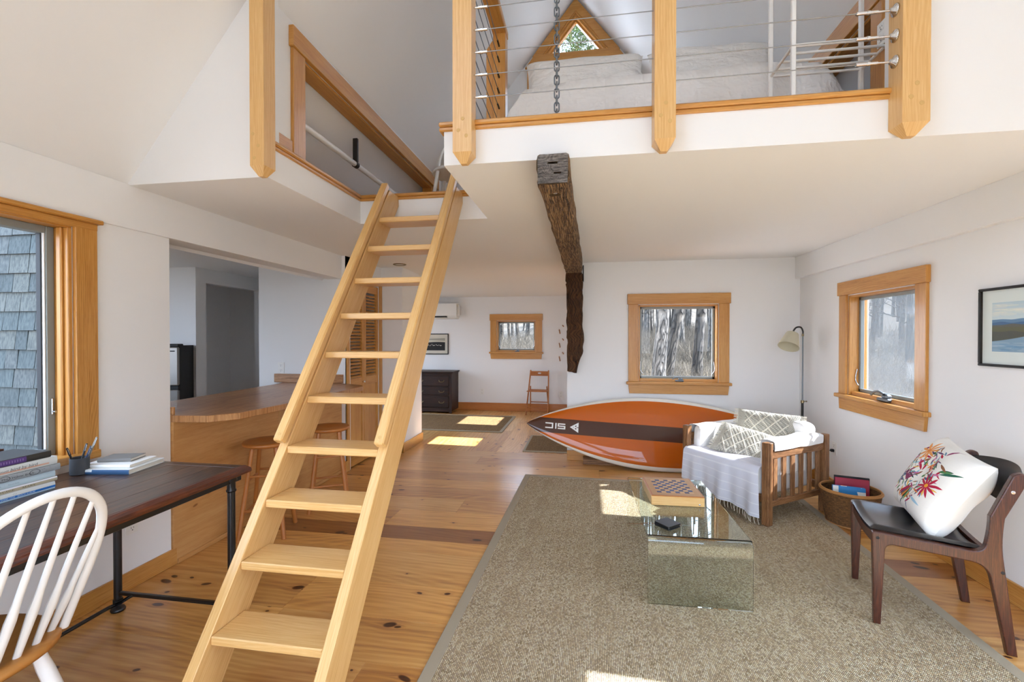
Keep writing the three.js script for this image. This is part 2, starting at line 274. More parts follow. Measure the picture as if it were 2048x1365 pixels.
// floors: a base slab, boards on top
{
  const fl = struct('floor', [bbox(-5.6, XR + 0.2, -0.2, -0.024, -9, ZG + 0.2, { c: 0 })], M.brown, 'honey pine plank floor of wide boards with dark knots', 'floor');
  const board = (x0, x1, z0, z1, mat, along) => {
    const w = Math.abs(x1 - x0) - 0.001, d = Math.abs(z1 - z0) - 0.001;
    mesh('plank', cb(w, 0.024, d, (x0 + x1) / 2, -0.012, (z0 + z1) / 2, { c: 0.0006, grain: along }), mat, fl);
  };
  const r = rng(5), zs = [ZG]; while (zs[zs.length - 1] > -2.0) zs.push(zs[zs.length - 1] - (0.22 + 0.13 * r())); zs.pop(); zs[zs.length - 1] = -1.82;
  zs.push(-2.12, -2.43, -2.81, -2.98, -3.19, -3.49, -3.78, -4.06, -4.27, -4.55, -4.85, -5.12, -5.42);
  for (let i = 0; i < zs.length - 1; i++) {
    const dark = Math.abs(zs[i] + 2.98) < 0.01;
    let x = zs[i + 1] < -2.4 ? -2.55 : -2.6; const cuts = []; let q = x + 0.9 + 2.2 * r(); while (q < XR - 0.5) { cuts.push(q); q += 1.6 + 1.8 * r(); } cuts.push(XR + 0.05);
    for (const c of cuts) { board(x, c, zs[i + 1], zs[i], dark ? M.pineDark : M.pine[Math.floor(r() * 5)], 'x'); x = c; }
  }
  for (let x = -4.3; x < XFR; x += 0.27) { const zc = -6.2 - 1.6 * r(); board(x, Math.min(x + 0.27, XFR + 0.05), zc, -5.42, M.pine[Math.floor(r() * 5)], 'z'); board(x, Math.min(x + 0.27, XFR + 0.05), ZFAR - 0.05, zc, M.pine[Math.floor(r() * 5)], 'z'); }
  for (let z = -2.5; z > -6.2; z -= 0.28) board(-5.4, -2.55, z - 0.28, z, M.pine[Math.floor(r() * 5)], 'x');
}
// left wall: sliding door opening, then the wide opening to the kitchen
const DOOR = { z0: -1.871, z1: 0.55, y0: 0.8, y1: 1.955 };
struct('wall_left', slab([[-2.404, 0], [ZG, 0], [ZG, 2.235], [-2.404, 2.235]], 0.155, V(XL, 0, 0), UZ, UY, { holes: [rect(DOOR.z0, DOOR.z1, DOOR.y0, DOOR.y1)] }), M.wall, 'white painted left wall behind the desk up to the kitchen opening');
struct('wall_left_header', bbox(XL - 0.155, XL + 0.016, 1.997, 2.24, -4.36, ZG, { c: 0.002 }), M.wall, 'long white boxed header above the desk window and the kitchen opening', 'beam');
// right wall, thicker at the top
const WR = { z0: -4.305, z1: -3.485, y0: 0.905, y1: 1.752 }, DR = { z0: -1.86, z1: -0.3, y0: 0.05, y1: 1.85 };
{
  const w = slab([[-ZG, 0], [5.35, 0], [5.35, 2.24], [-ZG, 2.24]], 0.155, V(XR, 0, 0), NZ, UY, { holes: [rect(-WR.z1, -WR.z0, WR.y0, WR.y1), rect(-DR.z1, -DR.z0, DR.y0, DR.y1)] });
  struct('wall_right', w, M.wall, 'white painted right wall with the landscape picture and the crank window');
  struct('wall_right_band', bbox(2.18, XR, 2.012, YC, ZB, ZG, { c: 0.002 }), M.wall, 'shallow white boxed band along the top of the right wall', 'beam');
}
// back wall of the main room and the gable above it
const WB = { x0: 0.583, x1: 1.42, y0: 0.905, y1: 1.752 };
struct('wall_back', slab([[-2.26, 0], [0.2, 0], [0.2, 2.25], [-2.26, 2.25]], 0.15, V(0, 0, ZB), NX, UY, { holes: [rect(-WB.x1, -WB.x0, WB.y0, WB.y1)] }), M.wall, 'white painted back wall behind the surfboard');
const TRI = { y0: 4.59, hw: 0.365, y1: 4.59 + 0.365 * 1.255 };
struct('wall_gable_back', slab([[-2.25, 2.24], [2.5, 2.24], [-RX, RY + 0.02]], 0.15, V(0, 0, ZB), NX, UY, { holes: [[[-RX - TRI.hw, TRI.y0], [-RX + TRI.hw, TRI.y0], [-RX, TRI.y1]], rect(-RX - 0.42, -RX + 0.42, 3.1, 4.28)] }), M.wall, 'white gable end wall of the loft around the triangular window');
// roof slopes
{ // left slope with two roof windows above and behind the viewer
  const yi = (x) => 2.235 + SL * (x - XL), sl = (a, b, z0, z1) => slab([[a, yi(a)], [a, yi(a) + 0.28], [b, yi(b) + 0.28], [b, yi(b)]], z1 - z0, V(0, 0, z0), UX, UY), S0 = -0.3, S1 = 1.25, xa = -2.1, xb = -0.9;
  struct('ceiling_slope_left', [slab([[XL - 0.2, 2.235 - 0.2 * SL], [XL - 0.2, 2.235], [XL - 0.15, 2.5], [RX, RY + 0.28], [RX, RY]], S0 + 5.4, V(0, 0, -5.4), UX, UY), sl(XL - 0.2, xa, S0, S1), sl(xb, RX, S0, S1), sl(xa, xb, 0.43, 0.53), sl(XL - 0.2, RX, S1, ZG + 0.2)], M.ceil, 'white sloped ceiling rising from the left wall to the ridge', 'ceiling');
  const g = new THREE.Group(); g.name = 'window_9'; scene.add(g); tag(g, 'pair of roof windows in the left slope above the viewer', 'window', undefined, 'structure');
  for (const [a, b] of [[S0, 0.43], [0.53, S1]]) mesh('pane', slab([[xa, yi(xa) + 0.2], [xa, yi(xa) + 0.206], [xb, yi(xb) + 0.206], [xb, yi(xb) + 0.2]], b - a, V(0, 0, a), UX, UY), M.glass, g);
}
struct('ceiling_slope_right', slab([[RX, RY], [RX, RY + 0.3], [2.45, 2.4], [2.45, RY - SL * (2.45 - RX)]], ZG + 0.2 + 5.4, V(0, 0, -5.4), UX, UY), M.ceil, 'white sloped ceiling falling from the ridge to the right wall', 'ceiling');
// loft floor with the stair notch: its underside is the ceiling below
{
  const f = [[-2.5, -ZF], [XN0, -ZF], [XN0, -ZN], [XN1, -ZN], [XN1, -ZF], [2.2, -ZF], [2.2, 5.22], [-2.5, 5.22]];
  struct('ceiling', slab(f, 0.201, V(0, YC, 0), UX, NZ), M.ceil, 'white flat ceiling and edge of the loft with a notch for the ladder', 'ceiling');
  struct('floor_loft', slab([[-2.4, 2.3], [-1.72, 2.3], [-1.72, 3.22], [-0.61, 3.22], [-0.61, 2.21], [1.29, 2.21], [1.29, 2.3], [2.1, 2.3], [2.1, 5.18], [-2.4, 5.18]], 0.003, V(0, 2.436, 0), UX, NZ), M.fir, 'wooden floor of the sleeping loft above the white ceiling', 'floor');
}
// edge nosing and the small moulding under it
{
  let k = 0; const nose = (x0, x1, z0, z1) => { const alongX = Math.abs(x1 - x0) > Math.abs(z1 - z0); k++; return [x0, x1, z0, z1, alongX]; };
  const add = (label, x0, x1, z0, z1, nx, nz) => {
    const g = new THREE.Group(); g.name = numbered('trim_' + (++k)); scene.add(g); tag(g, label, 'trim', undefined, 'structure');
    mesh('nosing', bbox(x0 - (nx < 0 ? 0.022 : 0), x1 + (nx > 0 ? 0.022 : 0), 2.417, 2.44, z0, z1 + (nz > 0 ? 0.022 : 0), { c: 0.006 }), M.fir, g);
    mesh('moulding', bbox(x0 - (nx < 0 ? 0.012 : 0), x1 + (nx > 0 ? 0.012 : 0), 2.398, 2.417, z0, z1 + (nz > 0 ? 0.012 : 0), { c: 0.004 }), M.fir, g);
  };
  add('wooden nosing along the loft edge under the cable railing', XN1 - 0.022, 1.30, ZF - 0.05, ZF, 0, 1);
  add('wooden nosing on the left edge of the stair notch under the closet opening', XN0 - 0.06, XN0, ZN, ZF, 1, 0);
  add('wooden nosing across the back of the stair notch behind the ladder top', XN0, XN1, ZN - 0.05, ZN, 0, 1);
  add('wooden nosing on the right edge of the stair notch under the short cable rail', XN1, XN1 + 0.05, ZN, ZF, -1, 0);
  // baseboards
  const base = (name, geo, label) => struct(name, geo, name === 'baseboard_far' ? M.firRed : M.fir, label, 'baseboard');
  base('baseboard_right', bbox(XR - 0.016, XR, 0, 0.112, ZB, ZG), 'orange fir baseboard along the right wall behind the chairs');
  base('baseboard_left', bbox(XL, XL + 0.016, 0, 0.1, -2.43, ZG), 'orange fir baseboard on the left wall under the desk');
  base('baseboard_back', bbox(-0.2, XR - 0.016, 0, 0.112, ZB, ZB + 0.016), 'orange fir baseboard on the back wall behind the surfboard');
  base('baseboard_far', bbox(-4.2, XFR, 0, 0.15, ZFAR, ZFAR + 0.018), 'red brown baseboard of the far room behind dresser and folding chair');
  base('baseboard_closet', [bbox(-2.44, -2.15, 0, 0.115, -5.2, -5.184), bbox(-2.17, -2.154, 0, 0.115, -5.86, -5.184)], 'fir baseboard round the white corner beside the louvered closet');
  base('baseboard_kitchen', [bbox(-2.54, -2.44, 0, 0.115, -4.36, -4.344), bbox(-2.44, -2.424, 0, 0.115, -4.40, -4.344)], 'short fir baseboard at the white corner between counter and closet');
}
// triangular end walls in the plane of the loft edge
struct('wall_loft_left', slab([[XL + 0.161, 2.436], [XN0, 2.436], [XN0, YC + SL * (XN0 - XL) + 0.02]], 0.1, V(0, 0, ZF - 0.1), UX, UY), M.wall, 'white triangular wall beside the loft closet under the left slope');
struct('wall_loft_right', slab([[1.3, 2.436], [2.105, 2.436], [1.3, RY - SL * (1.3 - RX) + 0.02]], 0.1, V(0, 0, ZF - 0.1), UX, UY), M.wall, 'white triangular wall right of the loft railing under the right slope');
// knee walls with storage openings
const KX = 1.42, KI = 0.05, KY = YC + SL * (XN0 - KI - XL);
struct('wall_knee_left', slab([[-5.2, 2.435], [-2.2, 2.435], [-2.2, KY], [-5.2, KY]], 0.1, V(XN0 - KI, 0, 0), UZ, UY, { holes: [rect(-4.9, -2.53, 2.45, 3.08)] }), M.wall, 'white knee wall of the loft with a long closet opening');
struct('wall_knee_right', slab([[2.2, 2.435], [5.2, 2.435], [5.2, KY], [2.2, KY]], 0.1, V(KX + KI, 0, 0), NZ, UY, { holes: [rect(2.62, 4.9, 2.45, 3.08)] }), M.wall, 'white knee wall of the loft behind the clothes rack');
for (const s of [-1, 1]) {
  const X = s < 0 ? XN0 : KX, q = (x0, x1, ...r) => s < 0 ? bbox(X + x0, X + x1, ...r) : bbox(X - x1, X - x0, ...r), z0 = s < 0 ? -2.53 : -2.62;
  const g = new THREE.Group(); g.name = numbered('trim_' + (s < 0 ? 7 : 8)); scene.add(g);
  tag(g, s < 0 ? 'wooden casing of the long closet opening above the ladder' : 'wooden casing of the closet opening behind the clothes rack', 'trim', undefined, 'structure');
  mesh('head_casing', q(-KI, -KI + 0.032, 3.08, 3.2, -5.05, z0 + 0.13), M.fir, g);
  mesh('side_casing', q(-KI, -KI + 0.022, 2.44, 3.08, z0, z0 + 0.115), M.fir, g);
  mesh('side_casing', q(-KI, -KI + 0.022, 2.44, 3.08, -5.01, -4.9), M.fir, g);
  mesh('head_jamb', q(-0.16, -KI, 3.062, 3.08, -4.9, z0), M.fir, g);
  mesh('side_jamb', q(-0.16, -KI, 2.45, 3.065, -4.9, -4.882), M.fir, g);
  mesh('side_jamb', q(-0.16, -KI, 2.45, 3.065, z0 - 0.018, z0), M.fir, g);
  mesh('baseboard', q(-KI, -KI + 0.016, 2.44, 2.535, z0 + 0.115, -2.25), M.fir, g);
}
// kitchen
struct('wall_kitchen_back', bbox(-3.33, -2.44, 0, 2.235, -4.46, -4.36, { c: 0 }), M.wall, 'white kitchen wall with an outlet above the counter');
struct('wall_kitchen_passage', bbox(-3.43, -3.33, 0, 2.235, -6.0, -4.36, { c: 0 }), M.wall, 'kitchen passage wall beyond the corner');
struct('wall_kitchen_doorway', slab([[-6.0, 0], [-5.87, 0], [-5.87, 2.06], [-4.93, 2.06], [-4.93, 0], [-4.78, 0], [-4.78, 2.235], [-6.0, 2.235]], 0.09, V(-4.6, 0, 0), UZ, UY), M.wall, 'white kitchen wall around a plain doorway');
struct('wall_kitchen_hall', bbox(-5.3, -5.2, 0, 2.235, -6.0, -4.7, { c: 0 }), M.wall, 'plain white wall seen through the kitchen doorway');
struct('wall_kitchen_end', bbox(-5.4, -3.33, 0, 2.235, -6.1, -6.0, { c: 0 }), M.wall, 'end wall of the kitchen passage');
struct('wall_kitchen_fridge', bbox(-5.6, -4.69, 0, 2.235, -4.88, -4.78, { c: 0 }), M.wall, 'white kitchen wall behind the small fridge');
struct('wall_kitchen_left', bbox(-5.6, -5.45, 0, 2.235, -4.9, -2.4, { c: 0 }), M.wall, 'left end wall of the kitchen');
{ const g = new THREE.Group(); g.name = 'window_8'; scene.add(g); tag(g, 'kitchen window hidden behind the left wall', 'window', undefined, 'structure'); for (const x of [-5.38, -4.65, -3.92]) mesh('stile', bbox(x - 0.025, x + 0.025, 0.95, 2.1, -2.47, -2.41), M.white, g); mesh('pane', bbox(-5.4, -3.9, 0.95, 2.1, -2.45, -2.446, { c: 0 }), M.glass, g); }
struct('ceiling_kitchen', bbox(-5.6, -2.5, YC, YC + 0.12, -6.1, -2.36, { c: 0 }), M.wall, 'flat kitchen ceiling behind the white header', 'ceiling');
{ // outside wall of the kitchen wing with wood shingles
  const w = struct('wall_kitchen_outside', slab([[2.65, -0.3], [5.6, -0.3], [5.6, 3.0], [2.65, 3.0]], 0.12, V(0, 0, -2.38), NX, UY, { holes: [rect(3.9, 5.4, 0.95, 2.1)] }), M.gasket, 'weathered grey wood shingle wall seen through the desk window', 'wall');
  const r = rng(77), ex = 0.121; let row = 0;
  for (let y = 0.35; y < 2.75; y += ex, row++) {
    let x = -2.66;
    while (x > -4.0) {
      const sw = 0.09 + 0.11 * r(), dy = (r() - 0.5) * 0.006, tilt = (r() - 0.5) * 0.012, g = slab([[0.0015, 0], [sw - 0.004, 0], [sw - 0.002 + tilt, ex + 0.05], [0.0015 + tilt * r(), ex + 0.05]], 0.015, V(0, 0, 0), UX, UY);
      const uv = g.attributes.uv, ou = r() * 3, ov = r() * 3; for (let i = 0; i < uv.count; i++) uv.setXY(i, uv.getY(i) + ou, uv.getX(i) + ov);
      g.rotateX(-0.1); g.translate(x - sw, y + dy, -2.3795 + 0.018); mesh('shingle', g, M.shingle[Math.floor(r() * 4)], w); x -= sw;
    }
  }
}
// closet block and far room
struct('wall_closet', [bbox(-2.54, -2.44, 0, YC, -4.42, -4.3601, { c: 0 }), bbox(-2.54, -2.44, 0, YC, -5.2, -5.13, { c: 0 }), bbox(-2.54, -2.44, 2.0, YC, -5.13, -4.42, { c: 0 })], M.wall, 'white wall around the louvered closet doors');
struct('wall_closet_corner', bbox(-3.3, -2.17, 0, YC, -5.85, -5.2, { c: 0.003 }), M.wall, 'white wall corner past the closet at the far room');
struct('wall_closet_inside', bbox(-3.3, -3.2, 0, YC, -5.2, -4.46, { c: 0 }), M.wall, 'inner wall of the closet');
struct('wall_far', slab([[0.2, 0], [4.3, 0], [4.3, 2.25], [0.2 - 0.4, 2.25], [-0.2, 0]], 0.15, V(0, 0, ZFAR), NX, UY, { holes: [rect(0.912, 1.643, 1.115, 1.70)] }), M.wall, 'white end wall of the far room with the small window');
const FW = [[-6.085, -5.55], [-7.69, -6.9]];
struct('wall_far_right', slab([[5.35, 0], [8.6, 0], [8.6, 2.25], [5.35, 2.25]], 0.15, V(XFR, 0, 0), NZ, UY, { holes: FW.map(([a, b]) => rect(-b, -a, 1.04, 1.70)) }), M.wall, 'right wall of the far room with two small windows');
struct('wall_far_left', slab([[ZFAR - 0.1, 0], [-5.85, 0], [-5.85, 2.25], [ZFAR - 0.1, 2.25]], 0.1, V(-4.2, 0, 0), UZ, UY, { holes: [rect(-8.1, -6.2, 0.2, 2.0)] }), M.wall, 'left end wall of the far room');
struct('wall_far_return', bbox(-4.3, -3.3, 0, 2.25, -5.95, -5.85, { c: 0 }), M.wall, 'return wall of the far room behind the closet');
struct('ceiling_far', slab([[5.2, YC + 0.002], [8.6, 2.152], [8.6, 2.4], [5.2, 2.4]], 4.6, V(-4.35, 0, 0), NZ, UY), M.ceil, 'white ceiling of the far room', 'ceiling');
{ const g = new THREE.Group(); g.name = 'window_12'; scene.add(g); tag(g, 'glass doors in the left end wall of the far room', 'window', undefined, 'structure'); for (const z of [-8.07, -7.15, -6.23]) mesh('stile', bbox(-4.28, -4.22, 0.2, 2.0, z - 0.03, z + 0.03), M.fir, g); mesh('pane', bbox(-4.252, -4.248, 0.2, 2.0, -8.1, -6.2, { c: 0 }), M.glass, g); }
// end wall behind the camera: tall glazing
{
  const dr = [-1.9, 1.7, 0.06, 2.06];
  struct('wall_front', slab([[XL - 0.1, 0], [XR + 0.1, 0], [XR + 0.1, 2.3], [RX, RY + 0.05], [XL - 0.1, 2.24]], 0.15, V(0, 0, ZG), UX, UY, { holes: [rect(...dr)] }), M.wall, 'white gable wall behind the viewer with wide glass doors');
  const g = new THREE.Group(); g.name = 'window_10'; scene.add(g); tag(g, 'wide glazed doors behind the viewer', 'window', undefined, 'structure');
  const n = 4, w = (dr[1] - dr[0]) / n;
  for (let i = 0; i <= n; i++) mesh('stile', bbox(dr[0] + w * i - 0.045, dr[0] + w * i + 0.045, 0.06, 2.06, ZG + 0.03, ZG + 0.1), M.fir, g);
  mesh('rail', bbox(dr[0], dr[1], 1.98, 2.06, ZG + 0.03, ZG + 0.1), M.fir, g); mesh('rail', bbox(dr[0], dr[1], 0.06, 0.2, ZG + 0.03, ZG + 0.1), M.fir, g);
  for (let i = 0; i < n; i++) mesh('pane', bbox(dr[0] + w * i + 0.04, dr[0] + w * (i + 1) - 0.04, 0.19, 1.99, ZG + 0.06, ZG + 0.064, { c: 0 }), M.glass, g);
}
// crank windows: local x right, y up, z into the room; w, h: opening inside the casing
function crankWindow(n, label, pos, turn, w, h, o = {}) {
  const g = new THREE.Group(); g.name = 'window_' + n; scene.add(g); g.position.set(...pos); g.rotation.y = turn; tag(g, label, 'window', undefined, 'structure');
  const cw = o.cw ?? 0.108, hh = o.hh ?? 0.115, D = o.depth ?? 0.1, wood = o.wood ?? M.fir, t = 0.022;
  mesh('head_casing', bbox(-w / 2 - cw - 0.012, w / 2 + cw + 0.012, h + 0.006, h + 0.006 + hh, 0, 0.032), wood, g);
  for (const s of [-1, 1]) mesh('side_casing', bbox(s * (w / 2 + 0.004), s * (w / 2 + cw), 0, h + 0.006, 0, t, { grain: 'y' }), wood, g);
  mesh('sill', bbox(-w / 2 - cw - 0.022, w / 2 + cw + 0.022, -0.032, 0, -0.02, 0.05, { c: 0.005 }), wood, g);
  const ap = slab([[-w / 2 - cw + 0.012, 0], [w / 2 + cw - 0.012, 0], [w / 2 + cw, 0.1], [-w / 2 - cw, 0.1]], 0.022, V(0, -0.132, 0), UX, UY, { bevel: 0.002 }); mesh('apron', ap, wood, g);
  mesh('jamb', bbox(-w / 2 - 0.001, -w / 2 + 0.018, 0.001, h - 0.001, -D - 0.04, 0.002, { grain: 'y' }), wood, g); mesh('jamb', bbox(w / 2 - 0.018, w / 2 + 0.001, 0.001, h - 0.001, -D - 0.04, 0.002, { grain: 'y' }), wood, g);
  mesh('head_jamb', bbox(-w / 2, w / 2, h - 0.018, h + 0.001, -D - 0.04, 0.002), wood, g); mesh('sill_jamb', bbox(-w / 2, w / 2, -0.001, 0.03, -D - 0.04, -0.015), wood, g);
  const sh = new THREE.Group(); sh.name = 'sash'; g.add(sh); const a = w / 2 - 0.018, f = 0.026, y0 = 0.03, y1 = h - 0.018;
  for (const s of [-1, 1]) mesh('stile', bbox(s * a, s * (a - f), y0, y1, -D, -D + 0.03), M.alu, sh);
  mesh('rail', bbox(-a, a, y0, y0 + f, -D, -D + 0.03), M.alu, sh); mesh('rail', bbox(-a, a, y1 - f, y1, -D, -D + 0.03), M.alu, sh);
  mesh('pane', bbox(-a + f - 0.004, a - f + 0.004, y0 + f - 0.004, y1 - f + 0.004, -D + 0.01, -D + 0.014, { c: 0 }), M.glass, sh);
  const cr = new THREE.Group(); cr.name = 'crank'; g.add(cr); cr.position.set(o.crank ?? 0.02, 0.0, -0.01); const cs = o.cs ?? 1; cr.scale.setScalar(cs);
  mesh('crank_base', [cb(0.09, 0.018, 0.034, 0, 0.012, 0, { c: 0.006 }), cb(0.045, 0.024, 0.03, 0.012, 0.03, 0, { c: 0.008 })], M.galv, cr);
  mesh('crank_arm', tube([V(0.01, 0.04, 0.012), V(-0.02, 0.052, 0.018), V(-0.055, 0.045, 0.02), V(-0.075, 0.028, 0.022)], 0.006, 12, 6), M.galv, cr);
  for (const s of [-1, 1]) if (!o.oneLatch || s < 0) mesh('latch', tube([V(s * (w / 2 - 0.028), 0.22, -D + 0.045), V(s * (w / 2 - 0.024), 0.16, -D + 0.055), V(s * (w / 2 - 0.026), 0.12, -D + 0.055), V(s * (w / 2 - 0.05), 0.085, -D + 0.05)], 0.005, 12, 6), M.steel, g);
  if (o.screen) mesh('insect_screen', bbox(-a + 0.004, a - 0.004, y0 + 0.004, y1 - 0.004, -D - 0.03, -D - 0.029, { c: 0 }), std(0xb9c2c8, 0.8, { transparent: true, opacity: 0.34 }), sh, 'fine grey insect screen');
  return g;
}
crankWindow(1, 'fir framed square window above the surfboard looking onto tree trunks', [(WB.x0 + WB.x1) / 2, WB.y0, ZB], 0, WB.x1 - WB.x0, WB.y1 - WB.y0);
crankWindow(2, 'fir framed crank window on the right wall by the reading lamp', [XR, WR.y0, (WR.z0 + WR.z1) / 2], -PI / 2, WR.z1 - WR.z0, WR.y1 - WR.y0, { crank: 0.06, cs: 1.5, oneLatch: true, screen: true });
crankWindow(3, 'small fir framed window on the end wall of the far room', [-1.2775, 1.115, ZFAR], 0, 0.731, 0.585, { wood: M.fir, cw: 0.125, hh: 0.12 });
FW.forEach(([a, b], i) => crankWindow(4 + i, i ? 'far room side window beyond the pegs' : 'far room side window next to the back wall', [XFR, 1.04, (a + b) / 2], -PI / 2, b - a, 0.66));
{ // glass doors in the right wall beside the viewer
  const g = new THREE.Group(); g.name = 'window_6'; scene.add(g); tag(g, 'glass door in the right wall beside the viewer', 'window', undefined, 'structure');
  const x0 = XR + 0.05, x1 = XR + 0.1;
  for (const z of [DR.z0 + 0.03, DR.z1 - 0.03]) mesh('stile', bbox(x0, x1, DR.y0, DR.y1, z - 0.03, z + 0.03), M.fir, g);
  mesh('rail', bbox(x0, x1, DR.y1 - 0.05, DR.y1, DR.z0, DR.z1), M.fir, g); mesh('rail', bbox(x0, x1, DR.y0, DR.y0 + 0.1, DR.z0, DR.z1), M.fir, g);
  mesh('pane', bbox(x0 + 0.02, x0 + 0.024, DR.y0 + 0.1, DR.y1 - 0.05, DR.z0 + 0.06, DR.z1 - 0.06, { c: 0 }), M.glass, g);
}
{ // wide sliding window in the left wall
  const g = new THREE.Group(); g.name = 'window_13'; scene.add(g); tag(g, 'wide sliding window with fir casing above the desk', 'window', undefined, 'structure');
  mesh('side_casing', bbox(XL, XL + 0.022, DOOR.y0, 1.968, DOOR.z0 - 0.105, DOOR.z0 - 0.002, { grain: 'y' }), M.fir, g);
  mesh('side_casing', bbox(XL, XL + 0.022, DOOR.y0, 1.968, DOOR.z1, DOOR.z1 + 0.1, { grain: 'y' }), M.fir, g);
  mesh('head_casing', bbox(XL, XL + 0.024, 1.94, 1.974, DOOR.z0 - 0.105, DOOR.z1 + 0.1), M.fir, g);
  mesh('cap', bbox(XL, XL + 0.045, 1.974, 1.996, DOOR.z0 - 0.12, DOOR.z1 + 0.12, { c: 0.004 }), M.fir, g);
  mesh('jamb', bbox(XL - 0.13, XL + 0.004, DOOR.y0, DOOR.y1 - 0.02, DOOR.z0, DOOR.z0 + 0.02, { grain: 'y' }), M.fir, g);
  mesh('stop', bbox(XL - 0.05, XL - 0.02, DOOR.y0, DOOR.y1 - 0.02, DOOR.z0 + 0.02, DOOR.z0 + 0.034, { grain: 'y', c: 0.006 }), M.fir, g);
  mesh('head_jamb', bbox(XL - 0.13, XL + 0.004, DOOR.y1 - 0.02, DOOR.y1, DOOR.z0, DOOR.z1), M.fir, g);
  const s = new THREE.Group(); s.name = 'sash'; g.add(s);
  mesh('stile', bbox(XL - 0.13, XL - 0.075, DOOR.y0 + 0.02, DOOR.y1 - 0.02, DOOR.z0 + 0.02, DOOR.z0 + 0.055), M.alu, s);
  mesh('gasket', bbox(XL - 0.12, XL - 0.08, DOOR.y0 + 0.02, DOOR.y1 - 0.05, DOOR.z0 + 0.055, DOOR.z0 + 0.062), M.white, s);
  mesh('gasket', bbox(XL - 0.118, XL - 0.09, DOOR.y0 + 0.02, DOOR.y1 - 0.05, DOOR.z0 + 0.062, DOOR.z0 + 0.068), M.gasket, s);
  mesh('head_rail', bbox(XL - 0.13, XL - 0.075, DOOR.y1 - 0.055, DOOR.y1 - 0.02, DOOR.z0 + 0.055, DOOR.z1), M.alu, s);
  mesh('pane', bbox(XL - 0.105, XL - 0.101, DOOR.y0 + 0.02, DOOR.y1 - 0.055, DOOR.z0 + 0.068, DOOR.z1, { c: 0 }), M.glass, s);
  mesh('bottom_rail', bbox(XL - 0.13, XL - 0.075, DOOR.y0 + 0.02, DOOR.y0 + 0.055, DOOR.z0 + 0.055, DOOR.z1), M.alu, s);
  mesh('sill', bbox(XL - 0.13, XL + 0.03, DOOR.y0 - 0.02, DOOR.y0 + 0.02, DOOR.z0 - 0.11, DOOR.z1 + 0.11, { c: 0.004 }), M.fir, g);
  mesh('latch', [bbox(XL - 0.076, XL - 0.066, 1.02, 1.1, DOOR.z0 + 0.032, DOOR.z0 + 0.042), bar(V(XL - 0.066, 1.035, DOOR.z0 + 0.037), V(XL - 0.05, 1.035, DOOR.z0 + 0.037), 0.005)], M.steel, s);
}
{ // triangular window in the loft gable
  const g = new THREE.Group(); g.name = 'window_7'; scene.add(g); g.position.set(RX, 0, ZB); tag(g, 'triangular wooden window under the ridge above the bed', 'window', undefined, 'structure');
  const tri = (hw, y0, top) => [[-hw, y0], [hw, y0], [0, top]];
  const fr = (a, b, y, t, z, name, y0b) => { // sides of a triangular frame between two triangles of the same slope
    const [h0, t0] = a, [h1, t1] = b; const yb = y0b ?? y;
    mesh(name, slab([[-h0, y], [-h1, yb], [0, t1], [0, t0]], t, V(0, 0, z), UX, UY), M.fir, g); mesh(name, slab([[h0, y], [0, t0], [0, t1], [h1, yb]], t, V(0, 0, z), UX, UY), M.fir, g);
  };
  const top = (hw, y) => y + hw * SL;
  fr([0.485, top(0.485, 4.585)], [0.375, top(0.375, 4.585)], 4.585, 0.028, 0, 'side_casing');
  mesh('bottom_casing', slab([[-0.57, 4.46], [0.57, 4.46], [0.46, 4.598], [-0.46, 4.598]], 0.034, V(0, 0, 0), UX, UY, { bevel: 0.002 }), M.fir, g);
  fr([0.375, top(0.375, 4.6)], [0.345, top(0.345, 4.6)], 4.6, 0.012, 0.004, 'stop');
  fr([0.345, top(0.345, 4.61)], [0.315, top(0.315, 4.61)], 4.61, 0.05, -0.05, 'stop');
  fr([0.315, top(0.315, 4.615)], [0.285, top(0.285, 4.615)], 4.615, 0.05, -0.09, 'sash');
  mesh('pane', slab(tri(0.3, 4.615, top(0.3, 4.615)), 0.004, V(0, 0, -0.07), UX, UY), M.glass, g);
  for (const s of [-1, 1]) mesh('leg_casing', bbox(s * 0.42, s * 0.545, 3.0, 4.46, 0, 0.025, { grain: 'y' }), M.fir, g);
  mesh('lower_head', bbox(-0.42, 0.42, 4.24, 4.46, 0, 0.02), M.firRed, g); mesh('lower_pane', bbox(-0.42, 0.42, 3.1, 4.28, -0.07, -0.066, { c: 0 }), M.glass, g); mesh('lower_sill', bbox(-0.545, 0.545, 3.0, 3.1, 0, 0.03), M.fir, g); mesh('mullion', bbox(-0.02, 0.02, 3.1, 4.28, -0.09, -0.04), M.fir, g);
}
